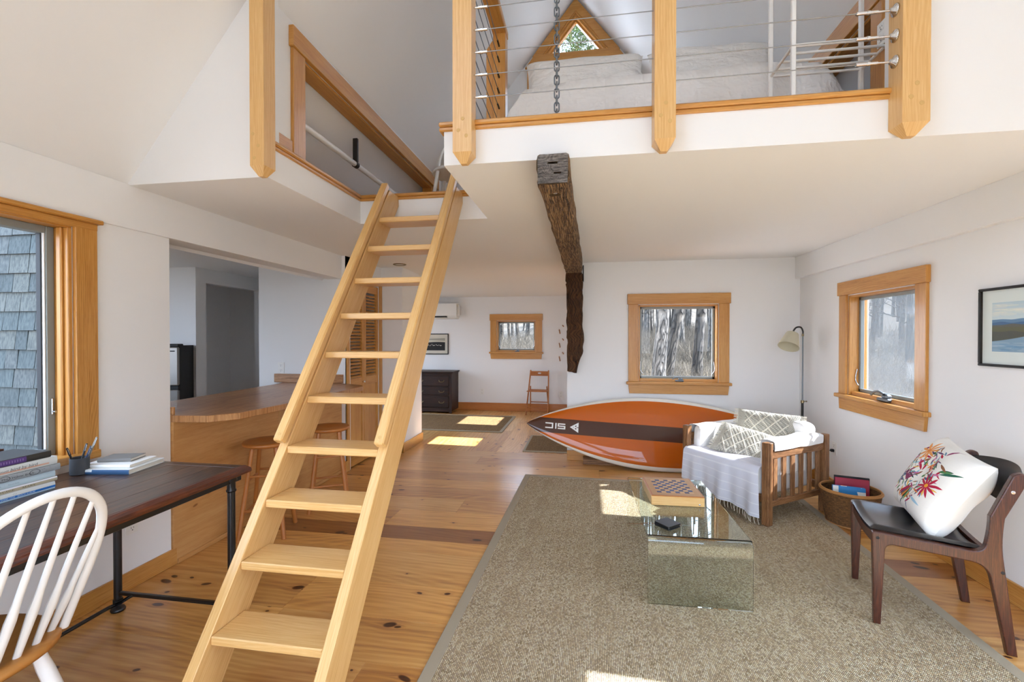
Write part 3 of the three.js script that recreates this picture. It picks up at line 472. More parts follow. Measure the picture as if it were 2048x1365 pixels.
{ // louvered bifold closet doors; local: along -z
  const g = new THREE.Group(); g.name = 'door_2'; scene.add(g); tag(g, 'pine bifold closet door with louvers above panels', 'door', undefined, 'structure');
  const X = -2.44, z0 = -4.42, z1 = -5.13, wd = M.fir;
  mesh('casing', bbox(X, X + 0.018, 0, 2.06, z0, z0 + 0.05, { grain: 'y' }), M.fir, g); mesh('casing', bbox(X, X + 0.018, 0, 2.06, z1 - 0.06, z1, { grain: 'y' }), M.fir, g);
  mesh('head_casing', bbox(X, X + 0.02, 2.0, 2.07, z1 - 0.06, z0 + 0.05), M.fir, g);
  const leaf = (za, zb) => {
    const d = new THREE.Group(); d.name = 'leaf'; g.add(d); const st = 0.045;
    mesh('stile', bbox(X - 0.035, X - 0.005, 0.015, 1.985, za, za - st, { grain: 'y' }), wd, d); mesh('stile', bbox(X - 0.035, X - 0.005, 0.015, 1.985, zb, zb + st, { grain: 'y' }), wd, d);
    for (const [a, b] of [[0.015, 0.12], [0.86, 0.95], [1.9, 1.985]]) mesh('rail', bbox(X - 0.035, X - 0.005, a, b, za - st, zb + st), wd, d);
    mesh('panel', bbox(X - 0.028, X - 0.014, 0.12, 0.86, za - st, zb + st, { grain: 'y' }), wd, d);
    for (let y = 0.965; y < 1.89; y += 0.036) { const s = cb(0.03, 0.007, za - zb - 2 * st, 0, 0, 0, { c: 0.002, grain: 'z' }); s.rotateZ(-0.85); s.translate(X - 0.02, y, (za + zb) / 2); mesh('slat', s, wd, d); }
    return d;
  };
  const a = leaf(z0 - 0.004, -4.773); leaf(-4.777, z1 + 0.004);
  const k = lathe([[0, 0], [0.008, 0], [0.007, 0.012], [0.015, 0.02], [0.013, 0.03], [0, 0.033]], 14); k.rotateZ(-PI / 2); k.translate(X - 0.005, 0.9, -4.735); mesh('knob', k, M.chrome, a);
}
{ // doorway casing, ceiling can light
  const g = thing('recessed_light', 'round recessed ceiling light beyond the ladder', 'light', [-2.11, YC, -4.98]);
  const ring = lathe([[0.05, 0.001], [0.075, 0.001], [0.075, -0.006], [0.066, -0.009], [0.05, -0.003]], 28); mesh('ring', ring, M.brass, g);
  mesh('lens', lathe([[0, -0.001], [0.05, -0.001], [0.05, 0], [0, 0]], 24), M.white, g);
}
// ---------------------------------------------------------------- ladder
{
  const g = thing('ladder_stair', 'steep honey wood ladder stair with open treads and side handrails', 'ladder');
  const a = 1 / 1.361, zf = (y) => -1.447 - (y - 0.311) * a, D = 0.205, YT = 2.418;
  const side = (x0, x1) => { // stringer outline in (z,y)
    const back = (y) => zf(y) - D, yb = (ZN - 0.001 + D - (-1.447)) / -a + 0.311;
    const pts = [[-zf(0), 0.0005], [-back(0), 0.0005], [-(ZN + 0.002), ((-1.447 - D) - (ZN + 0.002)) / a + 0.311], [-(ZN + 0.002), YT], [-zf(YT), YT]];
    return slab(pts, x1 - x0, V(x0, 0, 0), NZ, UY, { bevel: 0.003 });
  };
  const fixUV = (geo) => { const uv = geo.attributes.uv, p = geo.attributes.position; const L = Math.hypot(a, 1); for (let i = 0; i < uv.count; i++) { const z = p.getZ(i), y = p.getY(i), x = p.getX(i); uv.setXY(i, (y - z * a) / L, (-z - y * a) / L + x); } return geo; };
  mesh('stringer', fixUV(side(-1.381, -1.34)), M.ladder, g); mesh('stringer', fixUV(side(-0.9, -0.859)), M.ladder, g);
  const ty = [0.105, 0.311, 0.512, 0.706, 0.901, 1.109, 1.322, 1.531, 1.745, 1.965, 2.186];
  for (const y of ty) mesh('tread', bbox(-1.3405, -0.8995, y - 0.033, y, zf(y) - 0.165, zf(y) + 0.001, { c: 0.004 }), M.ladder, g);
  const n = V(0, a, 1).normalize(), dir = V(0, 1, -a).normalize(); // out of the slope, up the slope
  for (const [x, top] of [[-1.3605, 2.425], [-0.8795, 2.48]]) {
    const p0 = V(x, 0.905, zf(0.905)).addScaledVector(n, 0.036), p1 = V(x, top, zf(top)).addScaledVector(n, 0.036), L = p0.distanceTo(p1), w = 0.047, t = 0.042;
    const geo = cb(w, L, t, 0, 0, 0, { c: 0.006, grain: 'y' });
    geo.applyMatrix4(new THREE.Matrix4().makeBasis(UX, dir, n).setPosition(p0.clone().add(p1).multiplyScalar(0.5)));
    const h = mesh('handrail', geo, M.ladder, g);
    for (const f of [0.1, 0.5, 0.9]) { const q = p0.clone().lerp(p1, f), s = cb(0.022, 0.09, 0.016, 0, 0, 0, { c: 0.002, grain: 'y' }); s.applyMatrix4(new THREE.Matrix4().makeBasis(UX, dir, n).setPosition(q.addScaledVector(n, -0.028))); mesh('spacer', s, M.ladder, h); }
    const plug = lathe([[0, 0.001], [0.008, 0.001], [0.008, 0]], 14); plug.applyMatrix4(new THREE.Matrix4().makeBasis(UX, n, dir.clone().negate()).setPosition(p0.clone().addScaledVector(dir, 0.03).addScaledVector(n, t / 2))); mesh('plug', plug, M.plugWood, h);
  }
}
// ---------------------------------------------------------------- railing posts, cables
function railPost(parent, x0, x1, z0, z1, top, bottom = 2.262) { // square post with a four-sided point below
  const cx = (x0 + x1) / 2, cz = (z0 + z1) / 2, hw = (x1 - x0) / 2, hd = (z1 - z0) / 2;
  const ring = (y, k) => [V(cx - hw * k, y, cz + hd * k), V(cx + hw * k, y, cz + hd * k), V(cx + hw * k, y, cz - hd * k), V(cx - hw * k, y, cz - hd * k)];
  const mk = (A, B) => { const t = []; for (let i = 0; i < 4; i++) { const j = (i + 1) % 4; t.push({ p: [A[i], A[j], B[j]], n: i % 2 ? 0 : 2 }, { p: [A[i], B[j], B[i]], n: i % 2 ? 0 : 2 }); } return finish(t, 1, [R0() * 3, R0() * 3]); };
  const A = ring(bottom - 0.046, 0.32), B = ring(bottom, 1), C = ring(top, 1);
  const cap = (r, up) => finish([{ p: up ? [r[0], r[1], r[2]] : [r[2], r[1], r[0]], n: 1 }, { p: up ? [r[0], r[2], r[3]] : [r[3], r[2], r[0]], n: 1 }], 0, [0, 0]);
  return mesh('post', [mk(A, B), mk(B, C), cap(A, false), cap(C, true)], M.post, parent);
}
function plugs(post, x, z, list) { for (const [dx, y] of list) { const p = lathe([[0, 0.0012], [0.0085, 0.0012], [0.009, 0]], 14); p.rotateX(PI / 2); p.translate(x + dx, y, z); mesh('plug', p, M.plugWood, post); } }
{
  const g = thing('newel_post', 'square wooden post with pointed foot at the loft closet corner', 'post');
  const p = railPost(g, -1.666, -1.588, ZF + 0.001, -2.06, 3.17);
  plugs(p, -1.628, -2.06, [[-0.022, 2.42], [0.008, 2.36], [-0.014, 2.3]]);
}
{
  const g = thing('cable_railing', 'wooden post railing with thin steel cables along the loft edge', 'railing');
  const zc = -2.104;
  const posts = [[-0.611, -0.521], [0.297, 0.386], [1.256, 1.356]].map(([a, b], i) => { const p = railPost(g, a, b, ZF + 0.001, -2.06, 3.5); plugs(p, (a + b) / 2, -2.06, [[0.003, 2.415], [-0.018, 2.362], [0.02, 2.335]]); return p; });
  mesh('top_rail', bbox(-0.62, 1.37, 3.5, 3.55, ZF, -2.05, { c: 0.006 }), M.fir, g);
  const gs = thing('side_railing', 'short cable railing along the stair notch with a wooden end post', 'railing');
  // far post of the short return and its rail
  const fp = mesh('post', bbox(-0.62, -0.535, 2.44, 3.46, -3.14, -3.05, { grain: 'y' }), M.fir, gs);
  const fs = mesh('post', slab([[0, 2.44], [0.05, 2.44], [0.05, 3.44], [0, 3.37]], 0.06, V(-0.672, 0, -3.135), UX, UY, { bevel: 0.002, swap: true }), M.fir, gs);
  mesh('top_rail', bbox(-0.625, -0.53, 3.46, 3.51, -3.14, ZF - 0.002, { c: 0.006, grain: 'z' }), M.fir, gs);
  for (let i = 0; i < 10; i++) {
    const y = 2.53 + 0.1052 * i; if (y > 3.42) break;
    const c = mesh('cable', [bar(V(-0.521, y, zc), V(0.297, y, zc), 0.0021, 0.0021, 6), bar(V(0.386, y, zc), V(1.256, y, zc), 0.0021, 0.0021, 6)], M.cableSteel, g);
    mesh('fitting', [bar(V(-0.521, y, zc), V(-0.5, y, zc), 0.004), bar(V(-0.5, y, zc), V(-0.455, y, zc), 0.0065), bar(V(-0.487, y, zc), V(-0.479, y, zc), 0.0085)], M.chrome, c);
    const ros = lathe([[0, 0], [0.026, 0], [0.024, 0.006], [0.012, 0.012], [0.01, 0.02], [0, 0.022]], 18); ros.rotateZ(PI / 2); ros.translate(1.256, y, zc);
    mesh('turnbuckle', [ros, bar(V(1.24, y, zc), V(1.19, y, zc), 0.004), bar(V(1.19, y, zc), V(1.11, y, zc), 0.007), bar(V(1.16, y, zc), V(1.15, y, zc), 0.009)], M.chrome, c);
  }
  for (let i = 0; i < 9; i++) { const y = 2.53 + 0.1052 * i; const c = mesh('cable', bar(V(-0.566, y, ZF - 0.001), V(-0.578, y, -3.05), 0.0024, 0.0024, 6), M.galv, gs); mesh('fitting', bar(V(-0.577, y, -2.99), V(-0.578, y, -3.05), 0.006), M.iron, c); }
}
// chain hanging to the beam
{
  const g = thing('hanging_chain', 'heavy grey steel chain hanging behind the railing', 'chain', [-0.14, 2.44, -2.27]);
  const pitch = 0.0335, w = 0.0115, r = 0.0037, hl = 0.0125;
  const pts = []; for (let i = 0; i < 20; i++) { const t = i / 20 * 2 * PI; pts.push(V(Math.cos(t) * w, Math.sin(t) * w + Math.sign(Math.sin(t)) * hl, 0)); }
  const link = tube(pts, r, 28, 6, true), l2 = link.clone().rotateY(PI / 2); link.rotateY(0.2); l2.rotateY(0.2);
  for (let i = 0; i < 27; i++) { const m = mesh('link', i % 2 ? l2 : link, M.galv, g); m.position.y = 0.03 + i * pitch; }
}
// weathered beam under the loft and the driftwood post below its far end
{
  const g = thing('ceiling_beam', 'old weathered dark timber beam fixed under the loft ceiling', 'beam');
  const ringAt = (t) => { // z from -2.085 to -5.03
    const z = lerp(-2.085, -5.03, t), x0 = lerp(-0.217, -0.209, t), x1 = lerp(-0.076, -0.03, t), y0 = lerp(2.096, 2.098, t), y1 = YC - 0.001, out = [], n = 7;
    const j = (k, s) => (n3(z * 7, k * 1.7, 0.3, s) - 0.5) * 0.014;
    const add = (x, y, k) => out.push(V(x + j(k, 3), y === y1 ? y : y + j(k, 5), z + (t === 0 ? (n3(k, 2, 0, 9) - 0.5) * 0.006 : 0)));
    const b = 0.012;
    for (let i = 0; i < n; i++) add(lerp(x0 + b, x1 - b, i / (n - 1)), y0, i);
    for (let i = 0; i < n; i++) add(x1, lerp(y0 + b, y1 - b * 0.5, i / (n - 1)), n + i);
    for (let i = 0; i < n; i++) add(lerp(x1 - b, x0 + b, i / (n - 1)), y1, 2 * n + i);
    for (let i = 0; i < n; i++) add(x0, lerp(y1 - b * 0.5, y0 + b, i / (n - 1)), 3 * n + i);
    return out;
  };
  const rings = []; for (let i = 0; i <= 40; i++) rings.push(ringAt(i / 40));
  let geo = loft(rings, true);
  const cut = (sx, sy, sz, x, y, z) => { const b = new Brush(new THREE.SphereGeometry(1, 14, 8).toNonIndexed()); b.geometry.scale(sx, sy, sz); b.position.set(x, y, z); b.updateMatrixWorld(); return b; };
  const ev = new Evaluator(); ev.useGroups = false; let brush = new Brush(geo); brush.updateMatrixWorld();
  for (const c of [cut(0.024, 0.006, 0.03, -0.147, 2.192, -2.085), cut(0.018, 0.005, 0.03, -0.125, 2.145, -2.085), cut(0.03, 0.03, 0.03, -0.147, 2.09, -2.24), cut(0.03, 0.03, 0.09, -0.066, 2.15, -2.62)]) { brush = ev.evaluate(brush, c, SUBTRACTION); brush.updateMatrixWorld(); }
  mesh('timber', brush.geometry, M.drift, g);
  mesh('end_grain', (() => { const q = slab([[-0.214, 2.1], [-0.079, 2.1], [-0.076, 2.228], [-0.086, 2.233], [-0.2, 2.231], [-0.216, 2.222]], 0.004, V(0, 0, -2.0815), UX, UY, { holes: [rect(-0.17, -0.124, 2.187, 2.197), rect(-0.142, -0.108, 2.141, 2.149)] }); return q; })(), M.driftGrey, g);
  const bolt = lathe([[0, 0], [0.014, 0], [0.014, 0.006], [0, 0.009]], 16); bolt.rotateX(PI); bolt.translate(-0.147, 2.108, -2.24); mesh('bolt', bolt, M.steel, g);
  mesh('bracket', [bbox(-0.026, -0.014, 2.0, 2.17, -5.0, -4.96), bbox(-0.026, -0.014, 2.0, 2.05, -5.06, -4.96)], M.iron, g);
}
{
  const g = thing('driftwood_post', 'dark eroded driftwood post hanging on the white wall corner', 'driftwood');
  const rings = [], N = 28, K = 60;
  for (let k = 0; k <= K; k++) {
    const t = k / K, y = lerp(2.108, 1.005, t), x0 = lerp(-0.205, -0.19, t), x1 = -0.03 - (t > 0.78 ? (t - 0.78) * 0.34 : 0), z0 = ZB + 0.002, z1 = lerp(-5.05, -5.08, t) - (t > 0.85 ? (t - 0.85) * 0.25 : 0), out = [];
    for (let i = 0; i < N; i++) {
      const a = i / N * 2 * PI, ca = Math.cos(a), sa = Math.sin(a), e = 0.45, cx = (x0 + x1) / 2, cz = (z0 + z1) / 2;
      let px = cx + Math.sign(ca) * Math.pow(Math.abs(ca), e) * (x1 - x0) / 2, pz = cz + Math.sign(sa) * Math.pow(Math.abs(sa), e) * (z1 - z0) / 2;
      const d = (n3(i * 0.9, y * 5, 0, 3) - 0.5) * 0.03 + (n3(i * 2.1, y * 14, 0, 4) - 0.5) * 0.016 - (n3(i * 1.3, y * 9, 2, 7) > 0.72 ? 0.014 : 0);
      px += ca * d; pz = Math.max(ZB + 0.002, pz + sa * d); out.push(V(px, y + (k === K ? -ca * 0.012 : 0), pz));
    }
    rings.push(out);
  }
  const geo = loft(rings.map((r) => r.slice().reverse()), true);
  mesh('timber', geo, M.driftDark, g);
  for (const [x, y] of [[-0.15, 1.66], [-0.1, 1.5], [-0.145, 1.3], [-0.12, 1.14], [-0.09, 1.86]]) { const h = new THREE.TorusGeometry(0.011, 0.005, 6, 12); h.translate(x, y, -5.062); mesh('knot', h.toNonIndexed(), M.driftDark, g); }
}
// ---------------------------------------------------------------- loft furniture
// soft box (mattress, cushion): superellipsoid
function softBox(w, h, d, e = 0.25, nu = 36, nv = 24, wob = 0, seed = 1) {
  const P = (v, p) => Math.sign(v) * Math.pow(Math.abs(v), p);
  return gridGeo(nu, nv, (s, t) => {
    const a = -s * 2 * PI, b = (t - 0.5) * PI, cb_ = P(Math.cos(b), e), x = P(Math.cos(a), e) * cb_ * w / 2, z = P(Math.sin(a), e) * cb_ * d / 2, y = P(Math.sin(b), e) * h / 2;
    const k = wob * (n3(x * 6 + 5, z * 6 + 5, y * 6 + 5, seed) - 0.5);
    return [V(x + k * Math.cos(a), y + k, z + k * Math.sin(a)), x + (Math.abs(y) < h * 0.4 ? 0 : 0), Math.abs(y) > h * 0.45 ? z : y + z];
  });
}
// pillow lying in the xy plane, thick along z; corners stand out
function pillowGeo(w, h, t, o = {}) {
  const n = o.n ?? 28, pinch = o.pinch ?? 0.07, side = (sgn) => gridGeo(n, n, (s, q) => {
    const u = s * 2 - 1, v = q * 2 - 1, f = Math.pow(Math.max(0, (1 - u ** 4)), 0.5) * Math.pow(Math.max(0, (1 - v ** 4)), 0.5);
    const ww = (n3(u * 2.3 + 9, v * 2.3 + 4, sgn * 3 + 7, o.seed ?? 1) - 0.5) * (o.wob ?? 0.02) * Math.min(1, f * 3);
    const x = w / 2 * u * (1 - pinch * (1 - v * v) * 0.9), y = h / 2 * v * (1 - pinch * (1 - u * u) * 0.9);
    return [V(sgn > 0 ? x : -x, y, sgn * (t / 2 * f + ww)), sgn > 0 ? s : 1 - s, q];
  });
  return [side(1), side(-1)];
}
{
  const g = thing('daybed', 'low bed made up in white linen behind the loft railing', 'bed', [0.47, 2.435, -3.35]);
  mesh('frame', cb(1.68, 0.16, 1.0, 0, 0.1, 0), M.fir, g);
  for (const [x, z] of [[-0.8, -0.46], [0.8, -0.46], [-0.8, 0.46], [0.8, 0.46]]) mesh('leg', cb(0.06, 0.1, 0.06, x, 0.05, z), M.fir, g);
  const m = softBox(1.74, 0.26, 1.06, 0.16); m.translate(0, 0.34, 0); mesh('mattress', m, M.bedding, g);
  // duvet draped over top and sides
  const dv = gridGeo(60, 40, (s, t) => {
    const L = 0.33, hw = 0.87, hd = 0.53, u = (s - 0.5) * 2 * (hw + L), v = (t - 0.5) * 2 * (hd + L), ex = Math.max(0, Math.abs(u) - hw), ez = Math.max(0, Math.abs(v) - hd);
    const x = Math.sign(u) * (Math.min(Math.abs(u), hw) + 0.05 * Math.min(1, ex * 6) + 0.12 * ex), z = Math.sign(v) * (Math.min(Math.abs(v), hd) + 0.03 * Math.min(1, ez * 6) + 0.05 * ez);
    const drop = Math.max(ex, ez), y = 0.525 - Math.min(drop, 0.38) - 0.02 * (drop > 0 ? 1 : 0) + (n3(u * 4 + 9, v * 4 + 9, 0, 4) - 0.5) * 0.05 + (drop > 0 ? 0 : 0.02 * Math.cos(u * 1.7));
    return [V(x + (n3(u * 6, v * 6, 3, 8) - 0.5) * 0.05 * Math.min(1, drop * 8), y, z + (n3(u * 6, v * 6, 7, 9) - 0.5) * 0.06 * Math.min(1, drop * 8)), u, v];
  });
  mesh('duvet', dv, M.bedding, g);
}
for (const [x, w, rz, lab] of [[-0.01, 0.82, 0.01, 'wide white pillow at the closet end of the loft bed'], [0.83, 0.8, 0.035, 'wide white pillow at the rack end of the loft bed']]) {
  const p = mesh('bed_pillow', pillowGeo(w, 0.42, 0.17, { wob: 0.03, seed: x * 10 + 3, pinch: 0.06 }), M.bedding); tag(p, lab, 'pillow', 'pillows on the loft bed');
  p.position.set(x, 3.165, -3.24); p.rotation.set(-0.28, 0.02, rz);
}
{
  const g = thing('clothes_rack', 'white metal clothes rack with a barred shelf in the loft', 'rack', [0, 2.436, 0]);
  const X0 = 0.965, X1 = 1.395, Z0 = -2.335, Z1 = -2.6, H = 1.45;
  for (const [x, z] of [[X0, Z0], [X0, Z1], [X1, Z0], [X1, Z1]]) mesh('leg', bbox(x - 0.01, x + 0.01, 0, H - 0.55 * 0, z - 0.01, z + 0.01), M.whitePaint, g);
  const ys = 0.335;
  for (const x of [X0, X1]) mesh('side_bar', bar(V(x, ys, Z0), V(x, ys, Z1), 0.007), M.whitePaint, g);
  for (let i = 0; i < 5; i++) { const z = lerp(Z0 - 0.005, Z1 + 0.005, i / 4); mesh('shelf_bar', bar(V(X0, ys, z), V(X1, ys, z), i ? 0.0065 : 0.009), M.whitePaint, g); }
  mesh('hanging_bar', bar(V(X0 - 0.05, H, -2.467), V(X1, H, -2.467), 0.012), M.whitePaint, g);
  for (const x of [X0, X1]) mesh('top_bar', bar(V(x, H, Z0), V(x, H, Z1), 0.01), M.whitePaint, g);
}
{
  const g = thing('closet_rod', 'white pipe closet rod with black bracket under the left slope', 'rod');
  mesh('pipe', bar(V(-1.83, 2.79, -2.25), V(-1.83, 2.79, -5.18), 0.021, 0.021, 16), M.whitePaint, g);
  mesh('clamp', [bar(V(-1.83, 2.79, -3.42), V(-1.83, 2.79, -3.46), 0.026, 0.026, 16), bbox(-1.85, -1.81, 2.81, 3.0, -3.452, -3.428)], M.iron, g);
}
{ // white spindle chair seen past the closet opening
  const g = thing('loft_chair', 'small white hoop back chair at the far end of the loft', 'chair', [-1.16, 2.435, -4.0], 0.1);
  const hoop = []; for (let i = 0; i <= 12; i++) { const t = i / 12 * PI; hoop.push(V(-Math.cos(t) * 0.2, 0.45 + 0.42 * Math.pow(Math.sin(t), 0.7), -0.17 - 0.1 * Math.sin(t))); }
  mesh('hoop', tube(hoop, 0.012, 30, 8), M.whitePaint, g);
  for (const x of [-0.12, -0.06, 0, 0.06, 0.12]) mesh('spindle', bar(V(x * 0.9, 0.44, -0.17), V(x, 0.45 + 0.42 * Math.pow(Math.sin(Math.acos(x / 0.2)), 0.7), -0.17 - 0.1 * Math.sin(Math.acos(x / 0.2))), 0.006), M.whitePaint, g);
  const seat = lathe([[0, 0.42], [0.2, 0.42], [0.21, 0.435], [0.2, 0.45], [0, 0.445]], 28); mesh('seat', seat, M.whitePaint, g);
  for (const [x, z] of [[-1, -1], [1, -1], [-1, 1], [1, 1]]) mesh('leg', bar(V(x * 0.19, 0, z * 0.19), V(x * 0.13, 0.425, z * 0.13), 0.013, 0.017), M.whitePaint, g);
}
// outlet plates: local z out of the wall
const outletParts = (g, o = {}) => {
  mesh('plate', cb(0.072, 0.117, 0.006, 0, 0, 0.003, { c: 0.0025 }), M.plate, g);
  for (const y of [-0.027, 0.027]) { const f = mesh('socket', cb(0.034, 0.03, 0.004, 0, y, 0.0065, { c: 0.0015 }), M.plate, g); mesh('slot', [cb(0.002, 0.009, 0.002, -0.007, y + 0.004, 0.0082, { c: 0 }), cb(0.002, 0.007, 0.002, 0.007, y + 0.004, 0.0082, { c: 0 }), cb(0.005, 0.005, 0.002, 0, y - 0.009, 0.0082, { c: 0 })], M.dark, f); }
};
for (const [lab, p, t] of [['white outlet under the desk on the left wall', [XL, 0.36, -2.157], PI / 2], ['white outlet above the kitchen counter backsplash', [-3.17, 1.072, -4.36], 0], ['white outlet on the far wall beside the dresser', [-1.93, 0.36, ZFAR], 0], ['white outlet with black plug behind the armchair', [XR, 0.393, -4.507], -PI / 2], ['white outlet on the loft knee wall beside the railing post', [KX, 2.87, -2.47], -PI / 2], ['white outlet low on the far wall by the folding chair', [-0.44, 0.33, ZFAR], 0]]) {
  const g = thing('wall_outlet', lab, 'outlet', p, t); outletParts(g);
  if (lab.includes('plug')) mesh('plug', [cb(0.026, 0.026, 0.03, 0, -0.02, 0.022, { c: 0.006 }), tube([V(0, -0.02, 0.036), V(0.01, -0.025, 0.07), V(0.0, -0.06, 0.11), V(-0.02, -0.16, 0.12)], 0.003, 14, 6)], M.dark, g, 'black plug and cord');
}
// ---------------------------------------------------------------- rugs
function rug(name, label, x0, x1, z0, z1, pos, turn, mat, bw = 0.06, group) {
  const g = thing(name, label, 'rug', pos, turn, group), h = 0.009;
  mesh('weave', bbox(x0 + bw, x1 - bw, 0.0005, h, z0 + bw, z1 - bw, { c: 0.001, grain: 'x', off: [0, 0] }), mat, g);
  mesh('binding', bbox(x0, x0 + bw, 0.0005, h + 0.0015, z0, z1, { c: 0.002 }), M.binding, g); mesh('binding', bbox(x1 - bw, x1, 0.0005, h + 0.0015, z0, z1, { c: 0.002 }), M.binding, g);
  mesh('binding', bbox(x0 + bw, x1 - bw, 0.0005, h + 0.0015, z0, z0 + bw, { c: 0.002 }), M.binding, g); mesh('binding', bbox(x0 + bw, x1 - bw, 0.0005, h + 0.0015, z1 - bw, z1, { c: 0.002 }), M.binding, g);
  return g;
}
rug('area_rug', 'large woven sisal rug under the glass coffee table', -1.225, 1.225, -2.9, 2.9, [0.555, 0, -1.62], -0.026, M.sisal, 0.055);
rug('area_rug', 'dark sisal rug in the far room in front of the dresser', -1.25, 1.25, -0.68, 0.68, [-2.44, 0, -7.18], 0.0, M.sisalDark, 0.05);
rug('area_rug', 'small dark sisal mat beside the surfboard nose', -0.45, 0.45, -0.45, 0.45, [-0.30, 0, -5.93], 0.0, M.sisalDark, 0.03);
// ---------------------------------------------------------------- surfboard: local x along the board from nose, y across, z deck normal
{
  const cv = document.createElement('canvas'); cv.width = 2048; cv.height = 640; const c = cv.getContext('2d');
  c.fillStyle = '#c85f02'; c.fillRect(0, 0, 2048, 640);
  for (let y = 0; y < 640; y++) { c.fillStyle = `rgba(${y % 3 ? 255 : 90},${y % 2 ? 150 : 40},0,${0.03 + 0.05 * hash(y, 1, 4)})`; c.fillRect(0, y, 2048, 1); }
  c.fillStyle = '#4a2209'; c.fillRect(0, 254, 2048, 132);
  c.save(); c.translate(225, 322); c.rotate(PI); c.strokeStyle = '#f1efe8'; c.fillStyle = '#f1efe8'; c.lineWidth = 11; c.lineCap = 'butt'; // the maker's mark reads from the other side
  const S = (x, pts) => { c.beginPath(); pts.forEach(([a, b], i) => (i ? c.lineTo(x + a, b) : c.moveTo(x + a, b))); c.stroke(); };
  S(-96, [[62, -20], [4, -20], [4, 0], [58, 0], [58, 20], [0, 20]]); S(-18, [[0, -26], [0, 26]]); S(8, [[62, -20], [2, -20], [2, 20], [62, 20]]);
  c.restore();
  c.fillStyle = '#f1efe8'; for (const [x, y, s] of [[425, 322, 46]]) { c.beginPath(); c.moveTo(x - 66, y); c.lineTo(x + 6, y - s); c.lineTo(x + 6, y + s); c.fill(); c.fillStyle = '#4a2209'; c.beginPath(); c.moveTo(x - 12, y - 20); c.lineTo(x - 12, y + 20); c.lineTo(x - 46 + 6, y); c.fill(); c.fillRect(x - 12, y - 3, 20, 6); c.fillStyle = '#f1efe8'; c.beginPath(); c.moveTo(x - 4, y); c.lineTo(x - 34, y - 14); c.lineTo(x - 34, y + 14); c.fill(); }
  c.strokeStyle = '#d8b888'; c.lineWidth = 2; c.beginPath(); c.moveTo(1300, 318); c.lineTo(1440, 316); c.stroke(); c.fillStyle = '#d8b888'; c.fillRect(1294, 312, 8, 10);
  const deckTex = new THREE.CanvasTexture(cv); deckTex.colorSpace = THREE.SRGBColorSpace;
  const deckMat = std(0xffffff, 0.4, { map: deckTex, specularIntensity: 0.3, clearcoat: 0.8, clearcoatRoughness: 0.03 }), hullMat = std(0xeae4d6, 0.25, { clearcoat: 0.6, clearcoatRoughness: 0.1 });
  const L = 2.62, Wd = 0.76;
  const half = (s) => { const a = s < 0.52 ? Math.pow(Math.sin(PI / 2 * clamp(s / 0.52)), 0.78) : Math.pow(Math.cos(PI / 2 * clamp((s - 0.52) / 0.56)), 0.62); return Math.max(0.002, Wd / 2 * a); };
  const thick = (s) => 0.11 * Math.pow(Math.sin(PI * clamp(s * 0.94 + 0.03)), 0.5), rock = (s) => 0.1 * Math.pow(Math.max(0, 0.4 - s) / 0.4, 2.2) + 0.03 * Math.pow(Math.max(0, s - 0.75) / 0.25, 2);
  const n = 90, g = thing('surfboard', 'glossy orange paddle surfboard lying on its side against the back wall', 'surfboard', [-0.62, 0.437, -4.96], 0);
  const pt = (s, a) => { const e = 0.6, ca = Math.cos(a), sa = Math.sin(a), y = Math.sign(ca) * Math.pow(Math.abs(ca), e) * half(s), z = Math.sign(sa) * Math.pow(Math.abs(sa), 0.75) * thick(s) / 2; return V(s * L, y, z + rock(s)); };
  const body = new THREE.Group(); body.name = 'body'; 
  const smap = (s) => s < 0.25 ? Math.pow(s / 0.25, 1.6) * 0.25 : s;
  const deck = gridGeo(n, 30, (s, t) => { s = smap(s); const a = lerp(PI - 0.6, 0.6, t), p = pt(s, a); return [p, s, (p.y + Wd / 2) / Wd]; });
  const hull = gridGeo(n, 30, (s, t) => { s = smap(s); const a = lerp(0.6, -PI - 0.6, t), p = pt(s, a); return [p, s, t]; });
  const dm = mesh('deck', deck, deckMat, g), hm = mesh('hull', hull, hullMat, g);
  const fins = slab([[0, 0], [0.16, 0], [0.1, 0.12], [0.02, 0.16]], 0.012, V(2.2, 0, 0), UX, NZ); fins.translate(0, 0.0, -0.05); mesh('fin', fins, M.dark, g);
  g.rotation.set(-0.3, 0.015, -0.049, 'ZYX');
  const bl = mesh('wood_block', bbox(-0.02, 0.38, 0.0005, 0.06, -5.17, -5.03), M.brown); tag(bl, 'dark wooden block wedged under the surfboard', 'block');
  const tw = softBox(0.3, 0.05, 0.12, 0.6, 24, 14, 0.03, 4); tw.translate(0.55, 0.026, -5.06); tag(mesh('blue_cloth', tw, std(0x2f7fae, 0.9)), 'crumpled blue cloth under the surfboard edge', 'cloth');
}
// ---------------------------------------------------------------- coffee table: one bent sheet of glass
{
  const g = thing('coffee_table', 'low waterfall coffee table of bent clear glass', 'table', [0.577, 0, -2.96], 0.01);
  const hw = 0.257, D0 = 0.52, H = 0.36, t = 0.012, r = 0.03, y0 = 0.0115;
  const P = (R, inset) => { const o = []; o.push([-D0 + inset, y0]); for (let i = 0; i <= 6; i++) { const a = PI - i / 6 * PI / 2; o.push([-D0 + inset + R + Math.cos(a) * R, H - inset - R + Math.sin(a) * R]); } for (let i = 0; i <= 6; i++) { const a = PI / 2 - i / 6 * PI / 2; o.push([D0 - inset - R + Math.cos(a) * R, H - inset - R + Math.sin(a) * R]); } o.push([D0 - inset, y0]); return o; };
  const prof = [...P(r, 0), ...P(r - t, t).reverse()];
  // profile in (z,y): extrude along x
  const geo = slab(prof.map(([z, y]) => [-z, y]), 2 * hw, V(-hw, 0, 0), NZ, UY, { seg: 8 });
  mesh('glass_sheet', geo, M.table, g);
}
